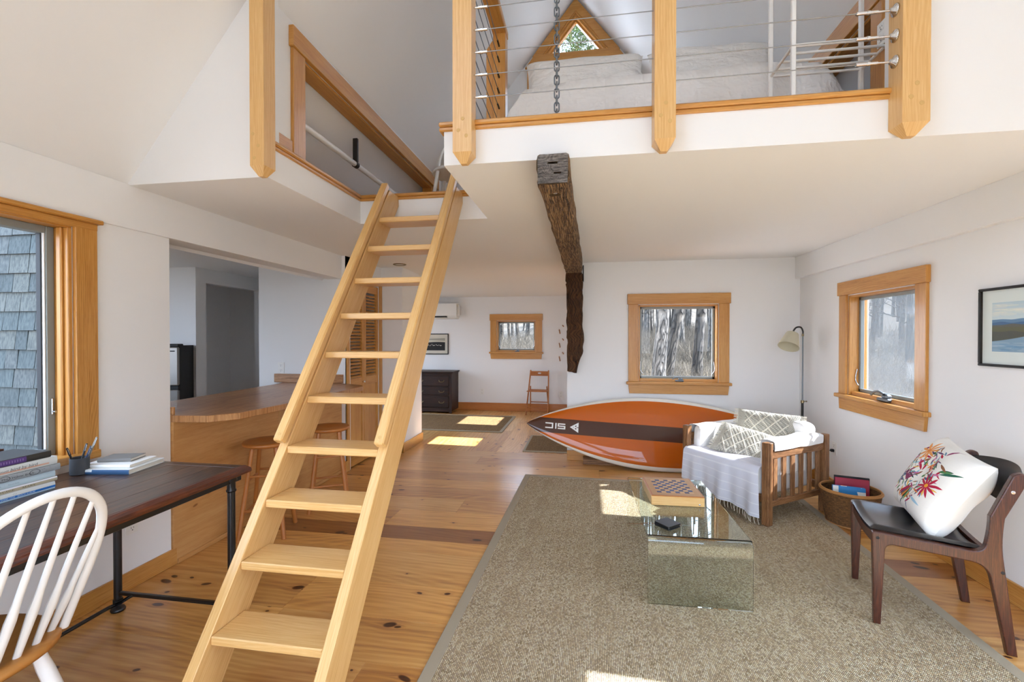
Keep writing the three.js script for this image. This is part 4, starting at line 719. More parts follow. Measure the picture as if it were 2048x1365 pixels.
{ // chess box
  const cv = document.createElement('canvas'); cv.width = cv.height = 512; const c = cv.getContext('2d'); c.fillStyle = '#c59a6c'; c.fillRect(0, 0, 512, 512);
  for (let i = 0; i < 400; i++) { c.fillStyle = `rgba(120,70,30,${0.06 * hash(i, 3, 1)})`; c.fillRect(0, hash(i, 1, 1) * 512, 512, 1 + 2 * hash(i, 2, 2)); }
  const m0 = 62, q = (512 - 2 * m0) / 8; for (let i = 0; i < 8; i++) for (let j = 0; j < 8; j++) { c.fillStyle = (i + j) % 2 ? (hash(i, j, 5) > 0.4 ? '#44507a' : '#4b4a66') : '#d3aa78'; c.fillRect(m0 + i * q, m0 + j * q, q - 1, q - 1); }
  const tx = new THREE.CanvasTexture(cv); tx.colorSpace = THREE.SRGBColorSpace;
  const g = thing('chess_box', 'wooden chessboard box with blue squares on the coffee table', 'chess box', [0.558, 0.3605, -3.09], 0.03);
  const w = 0.315, d = 0.37, h = 0.056;
  mesh('side', cb(w, h, 0.012, 0, h / 2, d / 2 - 0.006), M.ladder, g); mesh('side', cb(w, h, 0.012, 0, h / 2, -d / 2 + 0.006), M.ladder, g);
  mesh('side', cb(0.012, h, d - 0.024, -w / 2 + 0.006, h / 2, 0), M.ladder, g); mesh('side', cb(0.012, h, d - 0.024, w / 2 - 0.006, h / 2, 0), M.ladder, g);
  mesh('base', cb(w - 0.024, 0.006, d - 0.024, 0, 0.004, 0), M.ladder, g);
  mesh('lid_lip', cb(w, 0.006, d, 0, h + 0.003, 0, { c: 0.002 }), M.stool, g);
  const top = new THREE.PlaneGeometry(w - 0.02, d - 0.02); top.rotateX(-PI / 2); top.translate(0, h + 0.0064, 0); mesh('board', top.toNonIndexed(), std(0xffffff, 0.5, { map: tx }), g);
  const k = lathe([[0, 0], [0.005, 0], [0.005, 0.003], [0, 0.004]], 12); k.rotateX(PI / 2); k.translate(w / 2 - 0.03, 0.014, d / 2); mesh('stud', k, M.steel, g);
}
for (let i = 0; i < 4; i++) {
  const s = slab([[-0.05, -0.044], [-0.044, -0.05], [0.044, -0.05], [0.05, -0.044], [0.05, 0.044], [0.044, 0.05], [-0.044, 0.05], [-0.05, 0.044]], 0.0048, V(0, 0, 0), UX, NZ, { bevel: 0.001 });
  const m = mesh('coaster', s, M.leather); m.position.set(0.447 + (hash(i, 1, 9) - 0.5) * 0.006, 0.3605 + i * 0.0056, -2.594 + (hash(i, 2, 9) - 0.5) * 0.006); m.rotation.y = 0.72 + (hash(i, 3, 9) - 0.5) * 0.1;
  tag(m, 'square black leather coaster in the small stack on the coffee table', 'coaster', 'black coasters on the coffee table');
}
// ---------------------------------------------------------------- slatted armchair; local z forward, x the side by the viewer
{
  const g = thing('armchair', 'low slatted wooden armchair with white slipcover by the corner lamp', 'armchair', [1.395, 0, -4.103], -0.955);
  const W = 0.375, D = 0.35, ps = 0.055, H = 0.62, oy = 0.0105;
  const legs = []; for (const [sx, sz] of [[1, 1], [1, -1], [-1, 1], [-1, -1]]) { const b = sx > 0 && sz < 0 ? 0.0005 : oy; mesh('leg', cb(ps, H - b, ps, sx * W, (H + b) / 2, sz * D, { c: 0.004 }), M.brown, g); }
  for (const s of [-1, 1]) {
    mesh('arm_rail', cb(0.026, 0.055, 2 * D - ps, s * W, 0.525, 0, { grain: 'z' }), M.brown, g); mesh('side_rail', cb(0.026, 0.045, 2 * D - ps, s * W, 0.165, 0, { grain: 'z' }), M.brown, g);
    for (let i = 0; i < 6; i++) mesh('slat', cb(0.014, 0.315, 0.046, s * W, 0.343, -0.262 + i * 0.105, { grain: 'y' }), M.brown, g);
  }
  mesh('front_rail', cb(2 * W - ps, 0.06, 0.026, 0, 0.2, D), M.brown, g); mesh('back_rail', cb(2 * W - ps, 0.06, 0.026, 0, 0.2, -D), M.brown, g); mesh('back_rail', cb(2 * W - ps, 0.055, 0.026, 0, 0.525, -D), M.brown, g);
  const sc = softBox(0.66, 0.24, 0.72, 0.2, 40, 24, 0.02, 3); sc.translate(0, 0.315, 0.025); mesh('seat_cushion', sc, M.linen, g);
  for (const s of [-1, 1]) { // padded arm panels covered in white cloth, folded over the arm rail
    const a = softBox(0.085, 0.30, 0.62, 0.25, 32, 20, 0.02, 5 + s); a.translate(s * 0.31, 0.48, -0.01); mesh('arm_cover', a, M.linen, g);
    const b = gridGeo(26, 22, (u, t) => { const z = lerp(-0.3, 0.3, u), q = lerp(0, 0.42, t), wv = (n3(z * 9, q * 9, 1, 11 + s) - 0.5) * 0.016; let x, y; if (q < 0.1) { x = -0.075; y = 0.52 + q; } else if (q < 0.24) { x = -0.075 + (q - 0.1) * 0.79; y = 0.622 + 0.008 * Math.sin((q - 0.1) / 0.14 * PI); } else { x = 0.036 + 0.004 * (q - 0.24); y = 0.62 - (q - 0.24) * (s > 0 ? 0.36 : 0.9); } return [V(s * (W - 0.012 + x) , y + wv * 0.6, z + wv), z, q]; });
    mesh('arm_cloth', b, new THREE.MeshPhysicalMaterial({ ...{}, color: M.linen.color, roughness: 0.9, side: THREE.DoubleSide }), g);
  }
  const bc = softBox(0.66, 0.36, 0.16, 0.3, 36, 22, 0.03, 8); bc.rotateX(-0.12); bc.translate(0, 0.53, -0.25); mesh('back_cushion', bc, M.linen, g);
  // throw over the seat front, fringe at its hem
  const th = gridGeo(40, 50, (u, t) => {
    const x = lerp(-0.36, 0.345, u) + (t > 0.5 ? (u - 0.5) * 0.06 * (t - 0.5) : 0), q = t * 0.86; let y, z;
    if (q < 0.42) { z = -0.05 + q; y = 0.442 + 0.006 * Math.sin(x * 14); } else if (q < 0.48) { const a = (q - 0.42) / 0.06 * PI / 2; z = 0.37 + 0.04 * Math.sin(a); y = 0.402 + 0.04 * Math.cos(a); } else { z = 0.41 + 0.02 * (q - 0.48); y = 0.402 - (q - 0.48) * (0.62 + 0.26 * u); }
    const f = Math.max(0, q - 0.45) * 2.2; return [V(x, y, z + f * (0.018 * Math.sin(x * 23 + 1) + 0.012 * Math.sin(x * 47) + (n3(x * 8, q * 5, 0, 3) - 0.5) * 0.02)), x, q];
  });
  const T2 = dataTex(64, 256, (x, y) => { const b = (y % 42) < 4; const k = b ? 255 : 238; return [k, k, Math.min(255, k + 4)]; }); T2.repeat.set(1, 1 / 0.5);
  const tw = mesh('throw', th, new THREE.MeshPhysicalMaterial({ color: 0xe9ebf2, roughness: 0.9, map: T2, side: THREE.DoubleSide }), g, 'thin white striped throw');
  const fr = []; for (let i = 0; i < 34; i++) { const u = (i + 0.5) / 34, x = lerp(-0.36, 0.345, u) + (u - 0.5) * 0.03, q = 0.86 - 0.48, y = 0.402 - q * (0.62 + 0.26 * u), z = 0.41 + 0.02 * q + 0.84 * (0.018 * Math.sin(x * 23 + 1) + 0.012 * Math.sin(x * 47)), j = hash(i, 1, 2) - 0.5; fr.push(tube([V(x, y + 0.004, z), V(x + j * 0.012, y - 0.02, z + 0.003), V(x + j * 0.03, y - 0.048, z - 0.004)], 0.0022, 6, 5)); }
  const fm = mesh('fringe', fr, M.cord, tw); fm.userData.kind = 'stuff';
  const B = (a, b, c) => g.localToWorld(V(a, b, c));
}
function macrame(label, w, h, t, pos, rot, ord, fringe) {
  const g = thing('macrame_pillow', label, 'pillow', pos, 0, 'macrame pillows on the armchair'); g.rotation.set(...rot, ord);
  const [f, b] = pillowGeo(w, h, t, { wob: 0.012, pinch: 0.05 }); mesh('front', f, M.macrame, g); mesh('backing', b, M.linen, g);
  const l = []; for (const s of [-1, 1]) for (let i = 0; i < 40; i++) { const y = lerp(-h * 0.47, h * 0.47, i / 39), j = hash(i, s, 4) - 0.5; l.push(bar(V(s * w * 0.47, y, 0), V(s * (w * 0.5 + 0.028), y + j * 0.02, j * 0.02 - 0.004), 0.0026, 0.0018, 5)); }
  mesh('fringe', l, M.cord, g).userData.kind = 'stuff'; return g;
}
// positions in the chair's frame turned into world ones
{
  const c = Math.cos(-0.955), s = Math.sin(-0.955), W = (x, y, z) => [1.395 + x * c + z * s, y, -4.103 - x * s + z * c];
  macrame('long white macrame pillow standing against the armchair back', 0.5, 0.27, 0.12, W(0.03, 0.625, -0.15), [-0.28, -0.62, -0.02], 'YXZ');
  macrame('white macrame pillow lying tilted on the armchair seat', 0.44, 0.3, 0.12, W(0.0, 0.515, 0.12), [-0.8, -0.6, -0.2], 'YXZ');
}
// ---------------------------------------------------------------- floor lamp in the corner
{
  const g = thing('floor_lamp', 'dark metal gooseneck floor lamp with cream shade in the corner', 'lamp', [2.11, 0, -4.86]);
  mesh('base', lathe([[0, 0.001], [0.055, 0.001], [0.057, 0.01], [0.05, 0.02], [0.014, 0.03], [0.01, 0.06], [0, 0.06]], 28), M.iron, g);
  mesh('lower_pole', bar(V(0, 0.03, 0), V(0, 0.76, 0), 0.0115, 0.0115, 14), M.iron, g);
  mesh('collar', [bar(V(0, 0.75, 0), V(0, 0.775, 0), 0.016, 0.014, 14), bar(V(0, 0.765, 0), V(0.034, 0.765, 0), 0.004), new THREE.SphereGeometry(0.007, 10, 8).translate(0.036, 0.765, 0)], M.brass, g);
  mesh('upper_pole', bar(V(0, 0.76, 0), V(0, 1.43, 0), 0.0065, 0.0065, 12), M.galv, g);
  mesh('neck', tube([V(0, 1.42, 0), V(0, 1.455, 0), V(-0.02, 1.492, 0.003), V(-0.06, 1.492, 0.008), V(-0.085, 1.465, 0.011), V(-0.1, 1.425, 0.013)], 0.008, 26, 8), M.iron, g);
  mesh('neck_ring', bar(V(0, 1.405, 0), V(0, 1.43, 0), 0.01, 0.01, 12), M.brass, g);
  const sh = lathe([[0.056, 0], [0.094, -0.15], [0.0925, -0.15], [0.0545, -0.001]], 32), top = lathe([[0.0, 0.004], [0.04, 0.003], [0.056, 0], [0.04, 0.0], [0, 0.0]], 28);
  const q = new THREE.Matrix4().makeRotationFromEuler(new THREE.Euler(-0.42, 0, -0.4)).setPosition(-0.1, 1.428, 0.013); sh.applyMatrix4(q); top.applyMatrix4(q);
  const s = mesh('shade', sh, std(0xe2dcc2, 0.8, { side: THREE.DoubleSide, transmission: 0.3, thickness: 0 }), g, 'cream fabric shade'); mesh('shade_top', top, std(0xe2dcc2, 0.8), s);
  const bulb = new THREE.SphereGeometry(0.025, 14, 10); bulb.translate(0, -0.07, 0); bulb.applyMatrix4(q); mesh('bulb', bulb.toNonIndexed(), M.white, g);
}
// ---------------------------------------------------------------- wicker basket and what is in it
{
  const g = thing('wicker_basket', 'round woven wicker basket holding books beside the armchair', 'basket', [1.965, 0, -3.76]);
  const geo = gridGeo(48, 16, (s, t) => { const a = -s * 2 * PI, y = 0.001 + t * 0.25, r = lerp(0.148, 0.192, Math.pow(t, 0.8)) + 0.0015 * Math.sin(s * 2 * PI * 40); return [V(Math.cos(a) * r, y, Math.sin(a) * r), s * 1.1, t * 0.26]; });
  mesh('wall', geo, new THREE.MeshPhysicalMaterial({ color: 0xffffff, roughness: 0.8, map: T.basket, bumpMap: T.basketB, bumpScale: 0.004, side: THREE.DoubleSide }), g);
  mesh('bottom', lathe([[0, 0.002], [0.15, 0.002], [0.15, 0.012], [0, 0.012]], 32), M.basket, g);
  const tor = (R, r, y) => { const q = new THREE.TorusGeometry(R, r, 8, 48); q.rotateX(PI / 2); q.translate(0, y, 0); return q.toNonIndexed(); };
  mesh('rim', [tor(0.192, 0.0075, 0.253), tor(0.187, 0.006, 0.262)], M.cane, g); mesh('foot_ring', tor(0.149, 0.007, 0.009), M.cane, g);
}
function bookGeo(w, t, h) { // standing: w along x, thickness z, height y ; spine at -x
  return { cover: [cb(w, h, 0.003, 0, h / 2, t / 2, { c: 0.0008 }), cb(w, h, 0.003, 0, h / 2, -t / 2, { c: 0.0008 }), cb(0.003, h, t, -w / 2, h / 2, 0, { c: 0.0008 })], pages: cb(w - 0.008, h - 0.008, t - 0.004, 0.001, h / 2, 0, { c: 0 }) };
}
const paper = std(0xeae4d6, 0.9);
{
  const bk = (label, col, w, t, h, pos, rot) => { const g = thing('basket_book', label, 'book', pos, 0, 'books in the wicker basket'); g.rotation.set(...rot, 'YXZ'); const b = bookGeo(w, t, h); mesh('cover', b.cover, col, g); mesh('pages', b.pages, paper, g); return g; };
  const cv = document.createElement('canvas'); cv.width = 256; cv.height = 256; const c = cv.getContext('2d'); c.fillStyle = '#2d83c4'; c.fillRect(0, 0, 256, 256); c.fillStyle = '#f1efe8'; c.fillRect(0, 0, 256, 30); c.beginPath(); c.moveTo(40, 150); c.lineTo(130, 110); c.lineTo(130, 170); c.fill(); c.fillStyle = '#1d2c4e'; c.fillRect(200, 40, 50, 60); c.fillRect(30, 100, 60, 20);
  const tx = new THREE.CanvasTexture(cv); tx.colorSpace = THREE.SRGBColorSpace; tx.wrapS = tx.wrapT = THREE.RepeatWrapping; tx.repeat.set(3, 3);
  const y = 0.016;
  bk('blue and white boxed guidebook in the wicker basket', std(0xffffff, 0.5, { map: tx }), 0.2, 0.03, 0.27, [1.93, y, -3.70], [-0.12, -0.28, 0]);
  bk('red hardcover book leaning in the wicker basket', std(0x9c1f3c, 0.5), 0.21, 0.02, 0.31, [1.985, y, -3.765], [-0.12, -0.3, 0]);
  bk('black folder leaning behind the red book in the basket', std(0x17181a, 0.5), 0.22, 0.016, 0.315, [2.005, y, -3.805], [-0.12, -0.3, 0]);
}
// ---------------------------------------------------------------- side chair with black seat; local z forward, x towards the viewer's side
const DCX = 1.692, DCZ = -2.6, DCT = -1.872;
{
  const g = thing('side_chair', 'dark teak side chair with black leather seat and curved back', 'chair', [DCX, 0, DCZ], DCT);
  const frame = (x) => {
    const s = new THREE.Shape(), oy = 0.0; // (z,y)
    s.moveTo(0.248, 0.011); s.lineTo(0.256, 0.445); s.quadraticCurveTo(0.256, 0.458, 0.24, 0.457);
    s.lineTo(-0.1, 0.437); s.quadraticCurveTo(-0.142, 0.437, -0.15, 0.475); s.quadraticCurveTo(-0.162, 0.54, -0.162, 0.6); s.lineTo(-0.235, 0.79); s.quadraticCurveTo(-0.258, 0.812, -0.278, 0.8);
    s.quadraticCurveTo(-0.288, 0.788, -0.283, 0.77); s.lineTo(-0.212, 0.6); s.quadraticCurveTo(-0.2, 0.5, -0.208, 0.42); s.lineTo(-0.256, 0.0); s.lineTo(-0.222, 0.0); s.lineTo(-0.168, 0.32); s.quadraticCurveTo(-0.158, 0.382, -0.1, 0.388);
    s.lineTo(0.17, 0.404); s.quadraticCurveTo(0.204, 0.404, 0.206, 0.37); s.lineTo(0.22, 0.011);
    const q = new THREE.ExtrudeGeometry(s, { depth: 0.024, bevelEnabled: true, bevelSize: 0.005, bevelOffset: -0.005, bevelThickness: 0.005, bevelSegments: 2, curveSegments: 8 });
    const uv = q.attributes.uv; for (let i = 0; i < uv.count; i++) { const a = uv.getX(i); uv.setXY(i, uv.getY(i), a); }
    q.applyMatrix4(new THREE.Matrix4().makeBasis(UZ, UY, NX).setPosition(x + 0.012, 0, 0)); return q;
  };
  mesh('side_frame', frame(0.226), M.teak, g); mesh('side_frame', frame(-0.226), M.teak, g);
  // curved front and back rails
  const rail = (z, y, dip, h) => { const s = new THREE.Shape(); s.moveTo(-0.213, h); s.quadraticCurveTo(0, h - dip * 2, 0.213, h); s.lineTo(0.213, 0); s.quadraticCurveTo(0, -dip * 1.2, -0.213, 0); const q = new THREE.ExtrudeGeometry(s, { depth: 0.022, bevelEnabled: false, curveSegments: 12 }); q.translate(0, y, z); return q; };
  mesh('front_rail', rail(0.225, 0.395, 0.03, 0.055), M.teak, g); mesh('rear_rail', rail(-0.2, 0.375, 0.01, 0.05), M.teak, g);
  for (const x of [-1, 1]) for (const [z, y] of [[0.235, 0.43], [-0.205, 0.36], [-0.235, 0.72]]) { const p = lathe([[0, 0.001], [0.007, 0.001], [0.0075, 0]], 12); p.rotateZ(-x * PI / 2); p.translate(x * 0.2435, y, z); mesh('plug', p, y > 0.6 ? M.steel : M.dark, g); }
  const seat = (sg) => gridGeo(24, 24, (s, t) => { const u = s * 2 - 1, v = t * 2 - 1, x = (sg > 0 ? u : -u) * 0.215, z = 0.04 + v * 0.215, e = Math.min(1, (1 - Math.abs(u)) * 9) * Math.min(1, (1 - Math.abs(v)) * 9), y = 0.452 + 0.012 * v - 0.05 * (1 - u * u) * (0.35 + 0.65 * clamp((1 - v) * 0.7)) * 0.9 + (sg > 0 ? 0.02 * Math.sqrt(e) : -0.012); return [V(x, y, z), x, z]; });
  mesh('seat', [seat(1), seat(-1).scale(1, 1, 1)], std(0x15161a, 0.28, { side: THREE.DoubleSide, clearcoat: 0.3, clearcoatRoughness: 0.2 }), g, 'black leather seat');
  const back = (sg) => gridGeo(24, 12, (s, t) => { const u = s * 2 - 1, v = t * 2 - 1, e = Math.pow(Math.max(0, 1 - v ** 4), 0.5), x = u * 0.212, y = 0.705 + v * (0.088 - 0.022 * u * u) + 0.012, z = -0.205 - (y - 0.62) * 0.37 - 0.055 * (1 - u * u) + sg * 0.014 * e; return [V(sg > 0 ? x : x, y, z), x, y]; });
  mesh('backrest', [back(1), back(-1)], std(0x15161a, 0.35, { side: THREE.DoubleSide }), g, 'black leather backrest');
}
{ // embroidered pillow on that chair
  const cv = document.createElement('canvas'); cv.width = cv.height = 1024; const c = cv.getContext('2d'); c.fillStyle = '#efece4'; c.fillRect(0, 0, 1024, 1024);
  for (let i = 0; i < 1024; i += 2) { c.fillStyle = `rgba(150,140,120,${0.05 * hash(i, 1, 3)})`; c.fillRect(i, 0, 1, 1024); c.fillRect(0, i, 1024, 1); }
  const leaf = (x, y, L, w, a, col) => { c.save(); c.translate(x, y); c.rotate(a); c.fillStyle = col; c.beginPath(); c.moveTo(0, 0); c.quadraticCurveTo(L / 2, -w, L, 0); c.quadraticCurveTo(L / 2, w, 0, 0); c.fill(); c.restore(); };
  const flower = (x, y, R, n, col, mid) => { for (let i = 0; i < n; i++) leaf(x, y, R, R * 0.2, i / n * 2 * PI + 0.2, col); c.fillStyle = mid; c.beginPath(); c.arc(x, y, R * 0.16, 0, 7); c.fill(); };
  const stem = (pts, col) => { c.strokeStyle = col; c.lineWidth = 5; c.beginPath(); pts.forEach(([a, b], i) => (i ? c.lineTo(a, b) : c.moveTo(a, b))); c.stroke(); };
  const cols = ['#b5173d', '#e8892c', '#4e7f4a', '#5b3a63', '#6c8fa6', '#8a5a3a', '#e3b34d', '#c46a94', '#274f3c', '#7fbfd0', '#88305a', '#4a567f'];
  const r = rng(91); c.save(); c.translate(30, 40); c.scale(1.0, 1.0);
  for (let i = 0; i < 150; i++) { const a = r() * 2 * PI, d = Math.sqrt(r()) * 400, x = 440 + Math.cos(a) * d, y = 470 + Math.sin(a) * d; leaf(x, y, 70 + 80 * r(), 14 + 20 * r(), r() * 2 * PI, cols[Math.floor(r() * cols.length)]); }
  stem([[700, 560], [560, 760]], '#3a2a22'); stem([[200, 700], [300, 860], [280, 930]], '#3a2a22'); stem([[150, 260], [300, 420]], '#3a2a22');
  flower(720, 520, 165, 10, '#b5173d', '#e8a22c'); flower(260, 170, 165, 9, '#e59a55', '#e0823a'); flower(150, 640, 125, 8, '#56708f', '#3f5570');
  for (let i = 0; i < 6; i++) leaf(470, 640, 230, 36, PI * 0.5 - 0.1 + i * 0.16, ['#4e9a4a', '#171515', '#e8892c', '#8a5a3a', '#5b3a63', '#b5173d'][i]);
  for (let i = 0; i < 5; i++) leaf(300, 640, 160, 24, -2.2 + i * 0.3, '#88305a');
  leaf(770, 330, 210, 30, -0.6, '#1f5a44'); leaf(600, 740, 220, 34, 0.1, '#9fc4d6'); c.restore();
  const tx = new THREE.CanvasTexture(cv); tx.colorSpace = THREE.SRGBColorSpace;
  const g = thing('embroidered_pillow', 'white cushion with colourful flower embroidery leaning on the side chair', 'pillow', [1.79, 0.64, -2.63]);
  const [f, b] = pillowGeo(0.44, 0.44, 0.2, { wob: 0.02, pinch: 0.07, seed: 6 });
  mesh('front', f, std(0xffffff, 0.9, { map: tx, bumpMap: T.weave, bumpScale: 0.0004 }), g); mesh('backing', b, std(0xefece4, 0.9), g);
  g.rotation.set(-0.513, -1.728, -0.135, 'YXZ');
}
// ---------------------------------------------------------------- landscape picture on the right wall
{
  const cv = document.createElement('canvas'); cv.width = 768; cv.height = 480; const c = cv.getContext('2d');
  const gr = c.createLinearGradient(0, 0, 0, 230); gr.addColorStop(0, '#b6cbd2'); gr.addColorStop(1, '#d3dfdf'); c.fillStyle = gr; c.fillRect(0, 0, 768, 230);
  const r = rng(12); for (let i = 0; i < 60; i++) { c.fillStyle = `rgba(${230 + 20 * r()},${230 + 10 * r()},${215},${0.12 + 0.2 * r()})`; c.beginPath(); c.ellipse(r() * 768, 20 + r() * 110, 30 + 60 * r(), 6 + 14 * r(), 0, 0, 7); c.fill(); }
  const hill = (y0, amp, s, col, y1) => { c.fillStyle = col; c.beginPath(); c.moveTo(0, y1); for (let x = 0; x <= 768; x += 8) c.lineTo(x, y0 - amp * vn(x / 90, s, 64, 64, s)); c.lineTo(768, y1); c.fill(); };
  hill(200, 50, 3, '#5f86a8', 260); hill(210, 26, 5, '#3f648c', 260); hill(222, 20, 7, '#5b5a50', 420); c.fillStyle = '#5c5b3e'; c.fillRect(0, 240, 420, 60); hill(300, 26, 8, '#45493e', 420);
  c.fillStyle = '#7f9fb6'; c.beginPath(); c.moveTo(0, 380); c.quadraticCurveTo(260, 350, 420, 290); c.lineTo(768, 280); c.lineTo(768, 480); c.lineTo(0, 480); c.fill();
  for (let i = 0; i < 50; i++) { c.fillStyle = `rgba(${i % 3 ? 200 : 60},${i % 3 ? 210 : 120},${i % 3 ? 215 : 170},0.25)`; c.beginPath(); c.ellipse(r() * 768, 390 + r() * 90, 40 + 90 * r(), 5 + 10 * r(), 0, 0, 7); c.fill(); }
  const tx = new THREE.CanvasTexture(cv); tx.colorSpace = THREE.SRGBColorSpace;
  const W = 0.66, H = 0.432, g = thing('framed_landscape', 'black framed lake and mountain picture on the right wall', 'picture', [XR - 0.001, 1.4525, -2.645], -PI / 2);
  for (const s of [-1, 1]) { mesh('frame_bar', cb(W, 0.014, 0.022, 0, s * (H / 2 - 0.007), 0.012), M.dark, g); mesh('frame_bar', cb(0.014, H - 0.028, 0.022, s * (W / 2 - 0.007), 0, 0.012), M.dark, g); }
  mesh('mat', cb(W - 0.028, H - 0.028, 0.004, 0, 0, 0.006, { c: 0 }), std(0xdfe6e0, 0.9), g);
  const pl = new THREE.PlaneGeometry(W - 0.15, H - 0.165); pl.translate(0, 0, 0.0085); mesh('print', pl.toNonIndexed(), std(0xffffff, 0.6, { map: tx }), g);
  mesh('glass', cb(W - 0.028, H - 0.028, 0.002, 0, 0, 0.018, { c: 0 }), M.glass, g);
}
// ---------------------------------------------------------------- desk with black pipe legs
{
  const g = thing('writing_desk', 'long dark wood desk on black pipe legs along the left wall', 'desk', [-2.055, 0, -1.03]);
  const x0 = -0.395, x1 = 0.395, z0 = -1.02, z1 = 1.0, yt = 0.752;
  for (let i = 0; i < 6; i++) { const a = lerp(x0 + 0.008, x1 - 0.045, i / 6), b = lerp(x0 + 0.008, x1 - 0.045, (i + 1) / 6); mesh('top_board', bbox(a, b - 0.0008, yt - 0.03, yt, z0 + 0.05, z1, { c: 0.0008, grain: 'z' }), M.walnut, g); }
  mesh('end_board', bbox(x0 + 0.008, x1 - 0.045, yt - 0.03, yt - 0.0004, z0, z0 + 0.0495, { c: 0.003, grain: 'x' }), M.walnut, g);
  const ed = (z) => z; const s = new THREE.Shape(); s.moveTo(0, 0); s.lineTo(0.045, 0.0); s.quadraticCurveTo(0.052, 0.012, 0.042, 0.022); s.lineTo(0.012, 0.0302); s.lineTo(0, 0.0304);
  const e = new THREE.ExtrudeGeometry(s, { depth: z1 - z0, bevelEnabled: false, curveSegments: 6 }); const uv = e.attributes.uv, ps = e.attributes.position; for (let i = 0; i < uv.count; i++) uv.setXY(i, ps.getZ(i), ps.getX(i) + ps.getY(i)); e.translate(x1 - 0.045, yt - 0.0305, z0);
  mesh('front_edge', e, M.redwood, g);
  mesh('apron', [bbox(x1 - 0.06, x1 - 0.03, yt - 0.065, yt - 0.031, z0 + 0.03, z1, { c: 0.002 }), bbox(x0 + 0.03, x0 + 0.06, yt - 0.065, yt - 0.031, z0 + 0.03, z1, { c: 0.002 }), bbox(x0 + 0.06, x1 - 0.06, yt - 0.065, yt - 0.031, z0 + 0.05, z0 + 0.08, { c: 0.002 })], M.iron, g);
  for (const z of [-0.935, 0.9]) for (const x of [-0.3, 0.355]) {
    const l = mesh('leg', bar(V(x, 0.06, z), V(x, yt - 0.06, z), 0.0175, 0.0175, 18), M.iron, g);
    const ft = lathe([[0, 0.0005], [0.03, 0.0005], [0.032, 0.008], [0.026, 0.02], [0.014, 0.028], [0.014, 0.036], [0.021, 0.042], [0.021, 0.06], [0, 0.062]], 22); ft.translate(x, 0, z); mesh('foot', ft, M.iron, l);
    const cap = lathe([[0, -0.075], [0.021, -0.075], [0.023, -0.068], [0.019, -0.06], [0.019, -0.03], [0.026, -0.02], [0.024, -0.008], [0.028, 0], [0, 0]], 22); cap.translate(x, yt - 0.031, z); mesh('collar', cap, M.iron, l);
  }
  mesh('end_brace', bbox(-0.3, 0.355, 0.082, 0.1, -0.944, -0.926, { c: 0.003 }), M.iron, g); mesh('end_brace', bbox(-0.3, 0.355, 0.082, 0.1, 0.89, 0.91, { c: 0.003 }), M.iron, g);
  mesh('long_brace', tube([V(-0.21, 0.088, -0.93), V(-0.215, 0.08, -0.88), V(-0.235, 0.078, -0.8), V(-0.22, 0.078, 0), V(-0.2, 0.08, 0.89)], 0.009, 30, 8), M.iron, g);
}
// ---------------------------------------------------------------- books and desk things
function spine(draw, W = 1024, H = 128) { const cv = document.createElement('canvas'); cv.width = W; cv.height = H; draw(cv.getContext('2d'), W, H); const t = new THREE.CanvasTexture(cv); t.colorSpace = THREE.SRGBColorSpace; return t; }
